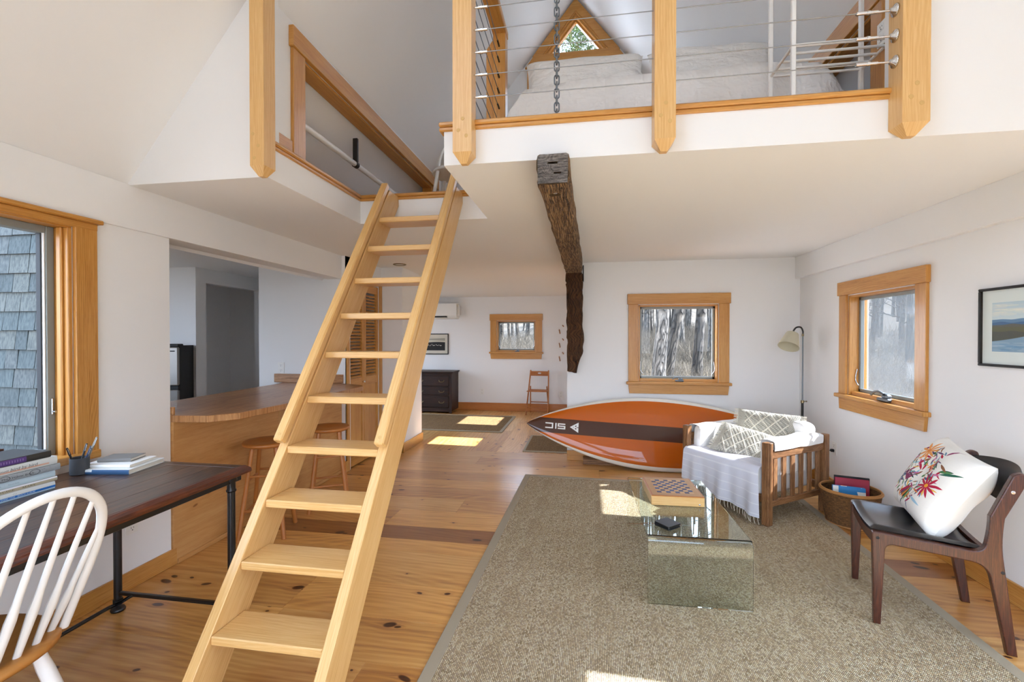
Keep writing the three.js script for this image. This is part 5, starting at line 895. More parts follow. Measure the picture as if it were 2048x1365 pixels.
// lying book: spine faces local +x, length along z (reading direction towards -z), pages on the other sides
function lyingBook(name, label, L, w, t, pos, turn, cover, sp, group) {
  const g = thing(name, label, 'book', pos, turn, group);
  mesh('cover', [cb(w, 0.0025, L, 0, 0.00125, 0, { c: 0.0006 }), cb(w, 0.0025, L, 0, t - 0.00125, 0, { c: 0.0006 })], cover, g);
  mesh('pages', cb(w - 0.008, t - 0.005, L - 0.008, 0, t / 2, 0, { c: 0 }), paper, g);
  const s = gridGeo(1, 6, (a, b) => { const q = (b - 0.5) * PI * 0.5; return [V(w / 2 + 0.003 * Math.cos(q * 1.8), t * b, L / 2 - a * L), a, b]; }); mesh('spine', s, sp ? std(0xffffff, 0.55, { map: sp, side: THREE.DoubleSide }) : cover, g);
  return g;
}
{
  const font = (c, s, f = 'serif') => { c.font = s + 'px ' + f; };
  const defs = [ // bottom to top: label, L, w, t, cover colour, spine print
    ['pale blue and white album at the bottom of the desk book stack', 0.275, 0.205, 0.03, 0xd8dde0, (c, W, H) => { c.fillStyle = '#d9dcda'; c.fillRect(0, 0, W, H); c.fillStyle = '#1f6fc0'; c.fillRect(0, 62, W, 40); c.fillStyle = '#a9cfe2'; c.fillRect(0, 108, W, 20); c.fillStyle = '#cfe6f4'; font(c, 34, 'sans-serif'); c.fillText('EVERY TIDE   BEACH ALBUM', 330, 94); c.fillStyle = '#8a3a2a'; c.beginPath(); c.ellipse(500, 36, 22, 12, 0, 0, 7); c.stroke(); }],
    ['thin cream paperback near the bottom of the desk book stack', 0.285, 0.2, 0.018, 0xbfb59c, (c, W, H) => { c.fillStyle = '#b8ad92'; c.fillRect(0, 0, W, H); c.fillStyle = '#e8eaf0'; c.fillRect(0, 0, W, 40); c.fillStyle = '#3a352c'; font(c, 56); c.fillText('BON VOYAGE', 130, 100); c.fillText('MARY', 580, 100); }],
    ['pale blue paperback in the middle of the desk book stack', 0.29, 0.2, 0.026, 0xbcd3dd, (c, W, H) => { c.fillStyle = '#c3d8e0'; c.fillRect(0, 0, W, H); c.fillStyle = '#8aa6b4'; font(c, 40); c.fillText('and the Sea   ·   Stories', 150, 78); }],
    ['grey patterned paperback with black circles in the desk book stack', 0.295, 0.2, 0.026, 0x8e9496, (c, W, H) => { c.fillStyle = '#9aa0a2'; c.fillRect(0, 0, W, H); c.fillStyle = '#2a2c30'; for (let i = 0; i < 90; i++) c.fillRect(hash(i, 1, 1) * W, hash(i, 2, 1) * H, 2 + 20 * hash(i, 3, 1), 2); c.strokeStyle = '#16181c'; c.lineWidth = 7; for (const x of [350, 700]) { c.beginPath(); c.ellipse(x, 64, 62, 48, 0, 0, 7); c.stroke(); } c.fillStyle = '#16181c'; font(c, 46); c.fillText('The', 312, 82); c.fillText('Pillow', 430, 84); c.fillText('Book', 580, 84); }],
    ['cream paperback with italic title in the desk book stack', 0.285, 0.2, 0.032, 0xd8dcd8, (c, W, H) => { c.fillStyle = '#d6d9d4'; c.fillRect(0, 0, W, H); c.fillStyle = '#dcae96'; c.fillRect(90, 78, W - 200, 26); c.fillStyle = '#4a443e'; c.font = 'italic 46px serif'; c.fillText('Anne Lamott', 130, 84); c.font = 'italic 58px serif'; c.fillStyle = '#22201e'; c.fillText('bird by bird', 430, 84); }],
    ['dark book with a purple label on top of the desk book stack', 0.26, 0.19, 0.026, 0x34322f, (c, W, H) => { c.fillStyle = '#33312e'; c.fillRect(0, 0, W, H); c.fillStyle = '#5b3f7e'; c.fillRect(280, 10, 400, 108); c.fillStyle = '#8a73a8'; for (let i = 0; i < 10; i++) c.fillRect(310 + i * 35, 40, 14, 46); }],
  ];
  let y = 0.7525; const r = rng(31);
  defs.forEach(([lab, L, w, t, col, dr], i) => { lyingBook('stacked_book', lab, L, w, t, [-2.24 - w / 2 + 0.012 * (r() - 0.5) - (i > 3 ? 0.005 : 0), y, -1.475 + 0.02 * (r() - 0.5)], 0.0 + 0.05 * (r() - 0.5), std(col, 0.6), spine(dr), 'books stacked on the desk'); y += t + 0.0008; });
  // second pile
  lyingBook('desk_book', 'large white book with blue spine under the pile by the pen cup', 0.27, 0.215, 0.022, [-2.262, 0.7525, -1.905], -1.42, std(0xe7e7e2, 0.6), spine((c, W, H) => { c.fillStyle = '#33587f'; c.fillRect(0, 0, W, H); c.fillStyle = '#dfe3e4'; c.fillRect(0, 0, W * 0.35, 60); }), 'books by the pen cup');
  lyingBook('desk_book', 'thin white book in the middle of the pile by the pen cup', 0.225, 0.165, 0.014, [-2.265, 0.7753, -1.91], -1.4, std(0xefeee9, 0.6), spine((c, W, H) => { c.fillStyle = '#efeee9'; c.fillRect(0, 0, W, H); c.fillStyle = '#777'; c.font = '50px sans-serif'; c.fillText('— ·', 200, 80); }), 'books by the pen cup');
  lyingBook('notebook', 'small grey cloth notebook on top of the white books', 0.15, 0.105, 0.016, [-2.275, 0.79, -1.925], -1.3, std(0x7d7a76, 0.8), null, 'books by the pen cup');
}
{
  const g = thing('pen_cup', 'round dark grey cup full of pens on the desk', 'pen cup', [-2.352, 0.7525, -1.79]);
  mesh('cup', lathe([[0, 0.001], [0.034, 0.001], [0.036, 0.004], [0.036, 0.078], [0.033, 0.078], [0.033, 0.006], [0, 0.006]], 32), std(0x46484c, 0.85), g);
  const P = V(-2.352, 0.7525, -1.79);
  [[-0.012, 0.01, -0.018, 0.03, 0.13, 0x1d1f24, 'black pen'], [0.004, 0.02, 0.012, -0.052, 0.14, 0x15171b, 'black pen'], [0.012, -0.01, 0.03, -0.05, 0.165, 0x8a8478, 'pencil'], [0.015, 0.012, 0.03, -0.038, 0.12, 0x1f2f52, 'blue pen'], [0.002, -0.015, 0.018, -0.03, 0.125, 0x22252b, 'dark pen']].forEach(([x, z, dx, dz, h, col, nm], i) => {
    const a = V(x * 0.5, 0.008, z * 0.5), b = V(x + dx * 0.8, h, z + dz * 0.8), d = b.clone().sub(a), m = std(col, 0.35);
    const t = thing('pen', ['black capped pen leaning left in the pen cup', 'black pen leaning right in the pen cup', 'tall grey pencil in the pen cup', 'dark blue pen at the right of the pen cup', 'short dark pen in the middle of the pen cup'][i], 'pen', P.toArray(), 0, 'pens in the cup');
    mesh('barrel', bar(a, a.clone().addScaledVector(d, 0.7), 0.0042, 0.0042, 10), m, t); mesh('cap', bar(a.clone().addScaledVector(d, 0.7), b, 0.005, 0.0042, 10), m, t); mesh('clip', bar(a.clone().addScaledVector(d, 0.75).add(V(0.005, 0, 0.002)), a.clone().addScaledVector(d, 0.97).add(V(0.005, 0, 0.002)), 0.0011, 0.0011, 5), M.steel, t);
  });
}
{ // scrolled dark wood letter rack behind the books
  const g = thing('letter_rack', 'dark wooden letter rack with a scrolled top behind the books', 'rack', [-2.487, 0.7525, -1.5]);
  const s = new THREE.Shape(); s.moveTo(-0.25, 0); s.lineTo(0.085, 0); s.lineTo(0.085, 0.162); s.quadraticCurveTo(0.055, 0.166, 0.05, 0.176); s.quadraticCurveTo(0.042, 0.205, 0.01, 0.21); s.lineTo(-0.01, 0.225); s.lineTo(-0.25, 0.225);
  const q = new THREE.ExtrudeGeometry(s, { depth: 0.012, bevelEnabled: true, bevelSize: 0.002, bevelThickness: 0.002, bevelSegments: 1, curveSegments: 8 }); q.applyMatrix4(new THREE.Matrix4().makeBasis(NZ, UY, UX));
  mesh('back', q, M.teak, g); mesh('shelf', bbox(0.0145, 0.02, 0.001, 0.012, -0.085, 0.25), M.teak, g);
}
// ---------------------------------------------------------------- white hoop back chair at the desk; local z forward (towards the desk)
{
  const g = thing('spindle_chair', 'white spindle back chair with bare wood seat at the desk', 'chair', [-1.86, 0, -1.03], -PI / 2);
  // forward = -x world; local x = +z world
  const bow = [], tilt = 0.42, yb = 0.45, H = 0.525;
  const bp = (t) => { // t 0..1 round the hoop
    const a = PI * t, s = Math.sin(a), x = -Math.cos(a) * (0.222 + 0.022 * s) * (1 - 0.0 * s) , h = Math.pow(s, 0.62) * H; const w = s < 0.55 ? lerp(0.205, 0.222, s / 0.55) : 0.222; return V(-Math.cos(a) * lerp(0.215, 0.235, Math.min(1, s * 1.4)), yb - 0.01 + h, -0.155 - h * tilt - 0.05 * Math.sin(a));
  };
  for (let i = 0; i <= 40; i++) bow.push(bp(i / 40));
  const pts = bow, rings = []; // flattened bent wood section
  for (let i = 0; i < pts.length; i++) { const T1 = pts[Math.min(i + 1, pts.length - 1)].clone().sub(pts[Math.max(0, i - 1)]).normalize(), nb = V(0, tilt, 1).normalize(), bn = V(0, 0, 0).crossVectors(T1, nb).normalize(), ring = []; for (let k = 0; k < 12; k++) { const a = -k / 12 * 2 * PI; ring.push(pts[i].clone().addScaledVector(bn, Math.cos(a) * 0.0145).addScaledVector(nb, Math.sin(a) * 0.012)); } rings.push(ring); }
  mesh('hoop', loft(rings), M.whitePaint, g);
  const xs = [-0.168, -0.112, -0.056, 0, 0.056, 0.112, 0.168];
  for (const x of xs) {
    let best = null, bd = 9; for (let i = 4; i <= 36; i++) { const p = bp(i / 40), d = Math.abs(p.x - x * 1.12); if (d < bd) { bd = d; best = p; } }
    const a = V(x * 1.06, yb - 0.012, -0.2 + 0.05 * Math.pow(Math.abs(x) / 0.168, 2)), d = best.clone().sub(a), prof = [[0, 0.0095], [0.12, 0.011], [0.3, 0.0135], [0.42, 0.0095], [0.7, 0.0085], [1, 0.0065]];
    const rg = prof.map(([t, r]) => { const c = a.clone().addScaledVector(d, t), o = []; for (let k = 0; k < 10; k++) { const q = -k / 10 * 2 * PI; o.push(c.clone().add(V(Math.cos(q) * r, 0, Math.sin(q) * r))); } return o; }); mesh('spindle', loft(rg), M.whitePaint, g);
  }
  const seatG = gridGeo(60, 22, (s, t) => { const a = -s * 2 * PI, e = 0.8, ca = Math.cos(a), sa = Math.sin(a), R = t < 0.5 ? t * 2 : 1 - (t - 0.5) * 2, rx = 0.25, rz = 0.235, y = t < 0.42 ? yb - 0.022 * Math.pow(1 - R, 1.2) + 0.004 : t < 0.58 ? yb - (t - 0.42) / 0.16 * 0.034 : yb - 0.034 - 0.0 * R; const Rr = Math.min(1, R + 0.12); return [V(Math.sign(ca) * Math.pow(Math.abs(ca), e) * rx * (t > 0.58 ? R * 0.96 + 0.1 * R : Rr * 1.0), y, Math.sign(sa) * Math.pow(Math.abs(sa), e) * rz * (t > 0.58 ? R * 1.05 : Rr)), ca * rx * Rr, sa * rz * Rr]; });
  mesh('seat', seatG, M.seatWood, g, 'bare wood seat');
  for (const [sx, sz] of [[1, 1], [-1, 1], [1, -1], [-1, -1]]) { const a = V(sx * 0.23, 0.0005, sz * 0.22 - 0.01), b = V(sx * 0.15, yb - 0.03, sz * 0.13), d = b.clone().sub(a), prof = [[0, 0.013], [0.25, 0.018], [0.55, 0.023], [0.8, 0.022], [1, 0.016]]; const rg = prof.map(([t, r]) => { const c = a.clone().addScaledVector(d, t), o = []; for (let k = 0; k < 12; k++) { const q = -k / 12 * 2 * PI; o.push(c.clone().add(V(Math.cos(q) * r, 0, Math.sin(q) * r))); } return o; }); mesh('leg', loft(rg), M.whitePaint, g); }
  for (const s of [-1, 1]) mesh('stretcher', bar(V(s * 0.2, 0.16, 0.18), V(s * 0.2, 0.16, -0.19), 0.011), M.whitePaint, g); mesh('stretcher', bar(V(-0.2, 0.16, 0), V(0.2, 0.16, 0), 0.012), M.whitePaint, g);
}
// ---------------------------------------------------------------- kitchen counter and stools
{
  const g = thing('kitchen_counter', 'wooden breakfast counter with a clipped corner in the kitchen opening', 'counter');
  const yc = 0.92, th = 0.042, top = [[-3.05, 2.93], [-2.64, 2.44], [-2.60, 2.408], [-2.42, 2.408], [-2.26, 2.43], [-2.15, 2.56], [-2.12, 2.9], [-2.12, 4.12], [-2.2, 4.22], [-2.5, 4.355], [-3.15, 4.355], [-3.1, 4.2]];
  mesh('worktop', slab(top, th, V(0, yc - th, 0), UX, NZ, { bevel: 0.003, swap: true }), M.oak, g);
  for (let i = 0; i < 2; i++) mesh('front_panel', bbox(-2.5, -2.48, 0.0005, yc - th, -3.38 - i * 0.978, -2.407 - i * 0.975, { grain: 'z' }), M.ply, g);
  mesh('base_strip', bbox(-2.48, -2.47, 0.0005, 0.03, -4.343, -2.43, { c: 0.003 }), M.ply, g);
  mesh('backsplash', bbox(-3.24, -2.46, yc + 0.0005, yc + 0.09, -4.358, -4.338), M.oak, g); mesh('side_splash', bbox(-2.63, -2.48, yc + 0.0005, yc + 0.05, -2.425, -2.407, { grain: 'x' }), M.oak, g);
}
function barStool(label, pos, turn) {
  const g = thing('bar_stool', label, 'stool', pos, turn, 'stools at the kitchen counter');
  mesh('seat', lathe([[0, 0.628], [0.14, 0.628], [0.158, 0.636], [0.163, 0.648], [0.156, 0.66], [0.12, 0.657], [0, 0.648]], 36), M.stool, g);
  const L = []; for (let i = 0; i < 4; i++) { const a = i / 4 * 2 * PI + PI / 4, p = V(Math.cos(a) * 0.205, 0.0005, Math.sin(a) * 0.205), q = V(Math.cos(a) * 0.105, 0.632, Math.sin(a) * 0.105); L.push([p, q]); mesh('leg', bar(p, q, 0.0155, 0.014, 14), M.stool, g); }
  const at = (i, y) => { const [p, q] = L[i % 4]; return p.clone().lerp(q, y / 0.632); };
  for (let i = 0; i < 4; i++) { mesh('rung', bar(at(i, i % 2 ? 0.17 : 0.2), at(i + 1, i % 2 ? 0.17 : 0.2), 0.0085, 0.0085, 10), M.stool, g); mesh('rung', bar(at(i, i % 2 ? 0.4 : 0.43), at(i + 1, i % 2 ? 0.4 : 0.43), 0.0085, 0.0085, 10), M.stool, g); }
}
barStool('round wooden stool under the counter beside the desk end', [-2.24, 0, -2.93], 0.35); barStool('round wooden stool under the counter beside the closet door', [-2.09, 0, -3.47], 0.5);
{
  const g = thing('small_fridge', 'small two door steel fridge in the dim kitchen', 'fridge', [-4.74, 0, -4.40], 0.45);
  const st = std(0x9a958f, 0.35, { metalness: 0.6 }), w = 0.26;
  mesh('body', bbox(-w, w, 0.02, 1.30, -0.3, 0.1), M.dark, g); mesh('freezer_door', bbox(-w, w, 0.86, 1.285, 0.1, 0.15, { c: 0.01 }), st, g); mesh('fridge_door', bbox(-w, w, 0.05, 0.81, 0.1, 0.15, { c: 0.01 }), st, g);
  mesh('handle', bbox(-w, w, 0.812, 0.858, 0.1, 0.14, { c: 0.006 }), M.dark, g); mesh('hinge_cap', bbox(-w + 0.02, w, 1.288, 1.32, 0.0, 0.14, { c: 0.006 }), M.dark, g); mesh('badge', bbox(w - 0.09, w - 0.03, 1.235, 1.247, 0.15, 0.153), M.dark, g);
}
// ---------------------------------------------------------------- far room
{
  const g = thing('chest_of_drawers', 'dark wooden chest of drawers in the far room', 'dresser', [-2.78, 0, -8.2]);
  const W = 0.39, d = 0.22, H = 0.76, wd = M.walnut2 = std(0xb8927a, 0.5, { map: T.walnut });
  mesh('carcass', [bbox(-W + 0.02, W - 0.02, 0.06, H - 0.03, -d, d - 0.02, { c: 0 })], wd, g); mesh('top', bbox(-W - 0.025, W + 0.025, H - 0.022, H + 0.005, -d - 0.01, d + 0.025, { c: 0.006 }), wd, g); mesh('top_moulding', bbox(-W - 0.01, W + 0.01, H - 0.04, H - 0.022, -d, d + 0.01, { c: 0.005 }), wd, g);
  for (const s of [-1, 1]) { mesh('corner_post', bbox(s * W, s * (W - 0.05), 0.001, H - 0.04, d - 0.02, d, { grain: 'y' }), wd, g); mesh('side_panel', bbox(s * W, s * (W - 0.02), 0.04, H - 0.04, -d, d - 0.02, { grain: 'y' }), wd, g); }
  mesh('plinth', bbox(-W + 0.05, W - 0.05, 0.03, 0.1, d - 0.03, d - 0.004), wd, g);
  for (const [a, b] of [[0.5, 0.69], [0.335, 0.475], [0.11, 0.31]]) {
    const dr = mesh('drawer', bbox(-W + 0.055, W - 0.055, a, b, d - 0.03, d + 0.004, { c: 0.008 }), wd, g);
    for (const x of [-0.2, 0.2]) mesh('pull', tube([V(x - 0.05, (a + b) / 2 + 0.012, d + 0.006), V(x - 0.03, (a + b) / 2 - 0.014, d + 0.022), V(x + 0.03, (a + b) / 2 - 0.014, d + 0.022), V(x + 0.05, (a + b) / 2 + 0.012, d + 0.006)], 0.006, 14, 6), M.brass, dr);
  }
}
{
  const g = thing('air_conditioner', 'white wall mounted air conditioner above the dresser', 'air conditioner', [-2.80, 1.74, ZFAR]);
  const s = new THREE.Shape(); s.moveTo(0, 0.03); s.lineTo(0.05, 0); s.lineTo(0.17, 0.02); s.quadraticCurveTo(0.21, 0.05, 0.21, 0.1); s.lineTo(0.2, 0.28); s.lineTo(0, 0.29);
  const q = new THREE.ExtrudeGeometry(s, { depth: 0.76, bevelEnabled: true, bevelSize: 0.004, bevelThickness: 0.004, bevelSegments: 2, curveSegments: 6 }); q.applyMatrix4(new THREE.Matrix4().makeBasis(UZ, UY, NX).setPosition(0.42, 0, 0)); mesh('case', q, M.plate, g);
  mesh('vent', bbox(-0.3, 0.24, 0.026, 0.05, 0.15, 0.2135), M.dark, g); mesh('flap', bbox(-0.3, 0.24, 0.018, 0.03, 0.16, 0.208, { c: 0.003 }), std(0xb9b6ae, 0.5), g); mesh('end_cap', bbox(0.425, 0.455, 0.06, 0.26, 0.02, 0.16, { c: 0.01 }), M.plate, g);
}
{
  const cv = document.createElement('canvas'); cv.width = 512; cv.height = 360; const c = cv.getContext('2d'); c.fillStyle = '#cfc8b4'; c.fillRect(0, 0, 512, 360); c.fillStyle = '#a39d8d'; c.beginPath(); c.moveTo(0, 40); c.lineTo(512, 20); c.lineTo(512, 90); c.lineTo(0, 60); c.fill(); c.fillStyle = '#1d1b19'; c.beginPath(); c.moveTo(0, 150); c.quadraticCurveTo(250, 110, 512, 130); c.lineTo(512, 360); c.lineTo(0, 360); c.fill();
  c.fillStyle = '#d9d3c6'; for (let i = 0; i < 14; i++) { c.beginPath(); c.ellipse(60 + 26 * i + 20 * hash(i, 1, 1), 190 + 40 * hash(i, 2, 1), 12 + 10 * hash(i, 3, 1), 6, 0.3, 0, 7); c.fill(); }
  const tx = new THREE.CanvasTexture(cv); tx.colorSpace = THREE.SRGBColorSpace;
  const g = thing('framed_photograph', 'dark framed photograph of pale animals above the dresser', 'picture', [-2.86, 1.26, ZFAR]), W = 0.54, H = 0.4;
  for (const s of [-1, 1]) { mesh('frame_bar', cb(W, 0.016, 0.02, 0, s * (H / 2 - 0.008), 0.011), M.dark, g); mesh('frame_bar', cb(0.016, H - 0.032, 0.02, s * (W / 2 - 0.008), 0, 0.011), M.dark, g); }
  mesh('mat', cb(W - 0.03, H - 0.03, 0.004, 0, 0, 0.005, { c: 0 }), std(0xd8d0bf, 0.9), g); const pl = new THREE.PlaneGeometry(W - 0.14, H - 0.15); pl.translate(0, 0, 0.0075); mesh('print', pl.toNonIndexed(), std(0xffffff, 0.7, { map: tx }), g);
}
{
  const g = thing('folding_chair', 'small wooden slatted folding chair against the far wall', 'chair', [-0.835, 0, -8.17], -0.05), wd = M.stoolRed = std(0xffdcae, 0.5, { map: T.oak });
  const fl = (p, q, w, t, nm, par) => { const d = q.clone().sub(p), L = d.length(), b = cb(w, L, t, 0, L / 2, 0, { c: 0.003, grain: 'y' }); b.applyQuaternion(new THREE.Quaternion().setFromUnitVectors(UY, d.normalize())); b.translate(p.x, p.y, p.z); return mesh(nm, b, wd, par ?? g); };
  for (const s of [-1, 1]) { fl(V(s * 0.2, 0.001, 0.13), V(s * 0.165, 0.78, -0.2), 0.02, 0.036, 'back_leg'); fl(V(s * 0.17, 0.001, -0.2), V(s * 0.15, 0.5, 0.02 - 0.09), 0.018, 0.03, 'front_leg'); mesh('hinge', bar(V(s * 0.14, 0.41, -0.045), V(s * 0.185, 0.41, -0.045), 0.006), M.brass, g); }
  const tr = slab([[-0.165, 0], [0.165, 0], [0.17, 0.085], [-0.17, 0.085]], 0.014, V(0, 0.68, -0.185), UX, UY, { holes: [[[-0.035, 0.05], [-0.02, 0.035], [0.02, 0.035], [0.035, 0.05], [0.02, 0.062], [-0.02, 0.062]]] }); tr.rotateX(0); mesh('back_slat', tr, wd, g);
  for (let i = 0; i < 6; i++) mesh('seat_slat', cb(0.36 - 0.004 * i, 0.012, 0.046, 0, 0.43, 0.16 - i * 0.055), wd, g);
  mesh('rung', bar(V(-0.19, 0.13, 0.085), V(0.19, 0.13, 0.085), 0.009), wd, g); mesh('rung', bar(V(-0.165, 0.2, -0.15), V(0.165, 0.2, -0.15), 0.009), wd, g); mesh('rung', bar(V(-0.16, 0.09, -0.185), V(0.16, 0.09, -0.185), 0.008), wd, g);
}
for (let i = 0; i < 3; i++) for (const s of [0, 1]) {
  const p = mesh('wall_peg', bar(V(0, 0, 0), V(0.02, -0.07 + (s ? 0.05 : 0), 0.11), 0.011, 0.011, 10), M.oak); p.position.set(-0.47 + s * 0.062, 1.53 - i * 0.25 - s * 0.0 + (s ? 0.08 : 0), ZFAR + 0.001);
  tag(p, 'slanting wooden coat peg on the far wall by the folding chair', 'peg', 'coat pegs on the far wall');
}
// ---------------------------------------------------------------- outdoors
const inHouse = (x, z) => (x > -5.9 && x < 2.7 && z > -5.7 && z < 2) || (x > -4.6 && x < 0.5 && z > -8.9 && z < -5);
const gy = (x, z) => { // ground height: a bank behind the house
  const n = (vn(x / 3 + 50, z / 3 + 50, 997, 997, 4) - 0.5) * 0.5 + (vn(x + 70, z + 70, 997, 997, 5) - 0.5) * 0.14;
  const bank = clamp((-z - 5.4) / 2.2) * clamp((x + 7) / 4), b = Math.max(0, -z - 11), e = Math.max(0, x - 9);
  const far = clamp((Math.hypot(x, z + 3) - 5) / 5);
  return -0.45 + bank * 0.95 + 0.05 * b + 0.0016 * b * b + n * far + 0.05 * e + 0.002 * e * e;
};
{
  const geo = gridGeo(200, 200, (s, t) => { const x = lerp(-60, 60, s), z = lerp(40, -60, t); return [V(x, inHouse(x, z) ? -0.6 : gy(x, z), z), x, z]; });
  const m = mesh('forest_ground', geo, M.litter); tag(m, 'woodland ground of dead leaves and straw outside the windows', 'ground', undefined, 'structure');
}
function trunkGeo(h, r0, r1, lean, seed, seg = 12, rows = 20, o_wob) {
  const rings = []; for (let k = 0; k <= rows; k++) { const t = k / rows, y = t * h - 0.3, r = lerp(r0, r1, Math.pow(t, 0.8)) * (1 + 0.35 * Math.exp(-t * h * 2.2)), cx = lean[0] * t + (o_wob ?? 0.06) * (vn(t * 4 + 3, seed, 99, 99, 3) - 0.5), cz = lean[1] * t, o = []; for (let i = 0; i < seg; i++) { const a = i / seg * 2 * PI, rr = r * (1 + 0.14 * (vn(i * 1.3, y * 3, seg * 3, 999, seed) - 0.5)); o.push(V(cx + Math.cos(a) * rr, y, cz - Math.sin(a) * rr)); } rings.push(o); }
  return loft(rings, true);
}
function branchGeo(base, dir, L, r, rnd, depth = 2) {
  const l = [], pts = [base.clone()]; let p = base.clone(), d = dir.clone(); for (let i = 0; i < 4; i++) { d.add(V((rnd() - 0.5) * 0.5, (rnd() - 0.3) * 0.35, (rnd() - 0.5) * 0.5)).normalize(); p = p.clone().addScaledVector(d, L / 4); pts.push(p); }
  for (let i = 0; i < 4; i++) l.push(bar(pts[i], pts[i + 1], r * (1 - i * 0.22), r * (1 - (i + 1) * 0.22), 5));
  if (depth > 0) for (let i = 1; i < 5; i++) for (let k = 0; k < 2; k++) l.push(...branchGeo(pts[i], V(rnd() - 0.5, rnd() * 0.7, rnd() - 0.5).add(d.clone().multiplyScalar(0.6)).normalize(), L * 0.5, r * 0.45, rnd, depth - 1));
  return l;
}
const treeMats = M.bark;
function tree(label, x, z, h, r, lean, seed, o = {}) {
  const g = thing('forest_tree', label, 'tree', [x, gy(x, z), z], 0, 'trees in the woods'), rnd = rng(seed);
  const tg = trunkGeo(h, r, r * 0.55, lean, seed, o.seg ?? 12, o.rows ?? 20); const uv = tg.attributes.uv; for (let i = 0; i < uv.count; i++) uv.setXY(i, uv.getY(i) / 0.6, uv.getX(i) / 1.2);
  mesh('trunk', tg, treeMats[o.m ?? seed % 3], g);
  if (o.branches) { const l = []; for (let i = 0; i < o.branches; i++) { const t = (o.b0 ?? 0.3) + (1 - (o.b0 ?? 0.3)) * rnd(), a = rnd() * 2 * PI; l.push(...branchGeo(V(lean[0] * t, t * h - 0.3, lean[1] * t), V(Math.cos(a), 0.25, Math.sin(a)), (o.bl ?? 1.6) * (0.6 + rnd()), r * 0.2 + 0.008, rnd, o.bd ?? 1)); } mesh('branches', l, treeMats[2], g).userData.kind = 'stuff'; }
  return g;
}
// three big trunks beyond the back window
tree('broad grey oak trunk at the left of the back window view', 1.29, -8.6, 9, 0.12, [0.5, 0], 11, { m: 0, seg: 18, rows: 60 });
tree('dark leaning pine trunk in the middle of the back window view', 1.56, -9.3, 9, 0.1, [1.3, 0], 12, { m: 1, seg: 18, rows: 60 });
tree('dark straight pine trunk at the right of the back window view', 2.24, -9.8, 10, 0.1, [0.5, 0], 13, { m: 1, seg: 18, rows: 60 });
{
  const r = rng(303);
  const cone = (lab, n, a0, a1, d0, d1, seed, o = {}) => { for (let i = 0; i < n; i++) { const z = -lerp(d0, d1, Math.sqrt(r())), x = -z * lerp(a0, a1, r()); if (inHouse(x, z)) continue; tree(lab, x, z, 8 + 5 * r(), 0.035 + 0.09 * r() * r() + 0.02 * (-z / 20), [(r() - 0.5) * 1.6, 0], seed + i, { seg: 7, rows: 8, branches: r() < 0.6 ? 5 : 0, b0: 0.1, bl: 1.4, bd: 1, ...o }); } };
  cone('slender bare tree seen through the back window', 46, 0.08, 0.31, 13, 34, 400);
  cone('slender bare tree seen through the far room window', 26, -0.23, -0.07, 13, 30, 500);
  cone('pale bare tree seen through the right wall window', 44, 0.5, 0.7, 8, 30, 700, { branches: 6 });
}
// pine crowns above the gable window
{
  const needle = new THREE.ConeGeometry(0.006, 0.2, 3).translate(0, 0.1, 0);
  const r = rng(55);
  for (const [lab, x, z, h] of [['tall pine with green needles behind the gable window', -0.9, -11.5, 15], ['tall pine with a forked crown behind the gable window', 1.3, -12.6, 15]]) {
    const g = tree(lab, x, z, h, 0.16, [0.3, 0], 30 + x, { m: 1, seg: 12, rows: 20, branches: 9, b0: 0.55, bl: 2.6, bd: 1 });
    const N = 16000, im = new THREE.InstancedMesh(needle, std(0x56653a, 0.9), N), m4 = new THREE.Matrix4(), q = new THREE.Quaternion(), col = new THREE.Color();
    for (let i = 0; i < N; i++) { const k = Math.floor(i / 50), c = V((hash(k, 1, 7) - 0.5) * 4.2, h * (0.46 + 0.3 * hash(k, 2, 7)), (hash(k, 3, 7) - 0.5) * 4), d = V(r() - 0.5, r() - 0.3, r() - 0.5).normalize(); q.setFromUnitVectors(UY, d); m4.compose(c.addScaledVector(V(r() - 0.5, r() - 0.5, r() - 0.5), 0.4), q, V(1.4, 1, 1.4)); im.setMatrixAt(i, m4); im.setColorAt(i, col.setRGB(0.6 + 0.8 * r(), 0.6 + 0.7 * r(), 0.5 + 0.6 * r())); }
    im.name = 'needles'; im.userData.kind = 'stuff'; im.castShadow = true; g.add(im);
  }
}
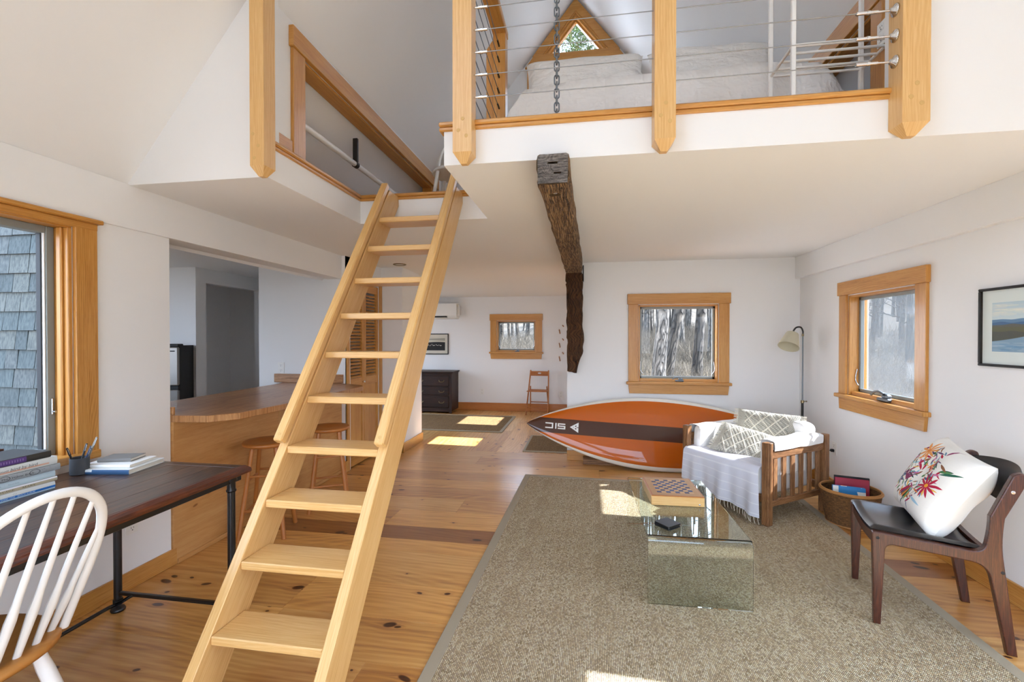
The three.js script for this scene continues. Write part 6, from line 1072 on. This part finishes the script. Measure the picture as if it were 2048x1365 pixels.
// brush and straw
{
  const tw = merge([bar(V(0, 0, 0), V(0.04, 0.35, 0.02), 0.006, 0.0045, 4), bar(V(0.04, 0.35, 0.02), V(-0.03, 0.75, 0.05), 0.0045, 0.002, 4), bar(V(0.02, 0.22, 0.01), V(0.2, 0.5, -0.05), 0.0035, 0.0015, 4), bar(V(0.03, 0.4, 0.02), V(-0.2, 0.62, -0.04), 0.003, 0.0012, 4), bar(V(0.2, 0.5, -0.05), V(0.3, 0.75, 0.0), 0.0018, 0.001, 3)]);
  const put = (name, label, cat, geo, mat, N, seed, fn) => { const im = new THREE.InstancedMesh(geo, mat, N), r = rng(seed), m4 = new THREE.Matrix4(), col = new THREE.Color(); for (let i = 0; i < N; i++) { const [p, s, e, c] = fn(r); m4.compose(p, new THREE.Quaternion().setFromEuler(e), s); im.setMatrixAt(i, m4); im.setColorAt(i, col.setRGB(...c)); } im.name = name; im.castShadow = true; scene.add(im); tag(im, label, cat, undefined, 'stuff'); };
  const area = (r) => { for (;;) { const k = r(), q = r() * r(); let x, z; if (k < 0.5) { z = -7.6 - 22 * Math.sqrt(q); x = -z * lerp(0.07, 0.32, r()); } else if (k < 0.72) { z = -9.3 - 18 * q; x = -z * lerp(-0.23, -0.07, r()); } else { z = -5.6 - 20 * q; x = -z * lerp(0.5, 0.7, r()); } if (!inHouse(x, z)) return [x, z]; } };
  put('undergrowth', 'tangle of bare shrub twigs in the woods', 'brush', tw, std(0x5d564c, 0.95), 16000, 21, (r) => { const [x, z] = area(r), s = 0.35 + 0.5 * r() + (-z > 14 ? 0.5 : 0), b = 0.4 + 1.7 * r() * r(); return [V(x, gy(x, z) - 0.02, z), V(s, s * (0.35 + 0.5 * r()), s), new THREE.Euler((r() - 0.5) * 1.7, r() * 6.3, (r() - 0.5) * 1.7), [b, b * 0.96, b * 0.88]]; });
  const blade = new THREE.ConeGeometry(0.006, 0.3, 3).translate(0, 0.15, 0);
  put('dry_grass', 'dry straw grass on the woodland floor', 'grass', blade, std(0x76684d, 0.95), 14000, 22, (r) => { const [x, z] = area(r), s = 0.25 + 0.45 * r(), b = 0.5 + 1.1 * r(); return [V(x, gy(x, z) - 0.03, z), V(s * 1.3, s, s * 1.3), new THREE.Euler((r() - 0.5) * 1.6, r() * 6.3, (r() - 0.5) * 1.6), [b, b * 0.93, b * 0.75]]; });
}

// pale deck outside the glass doors behind the viewer
{
  const d = mesh('deck', bbox(-5.4, 4.6, -0.3, -0.1, ZG + 0.2, 6.2, { c: 0 }), M.brown); tag(d, 'weathered deck outside the glass doors behind the viewer', 'deck', undefined, 'structure');
  const m = std(0xa9a298, 0.85), r = rng(8);
  for (let z = ZG + 0.27; z < 6.2; z += 0.146) mesh('deck_board', bbox(-5.4, 4.6, -0.1, -0.072, z - 0.07, z + 0.07, { c: 0.004 }), m, d);
}
renderer.render(scene, camera);
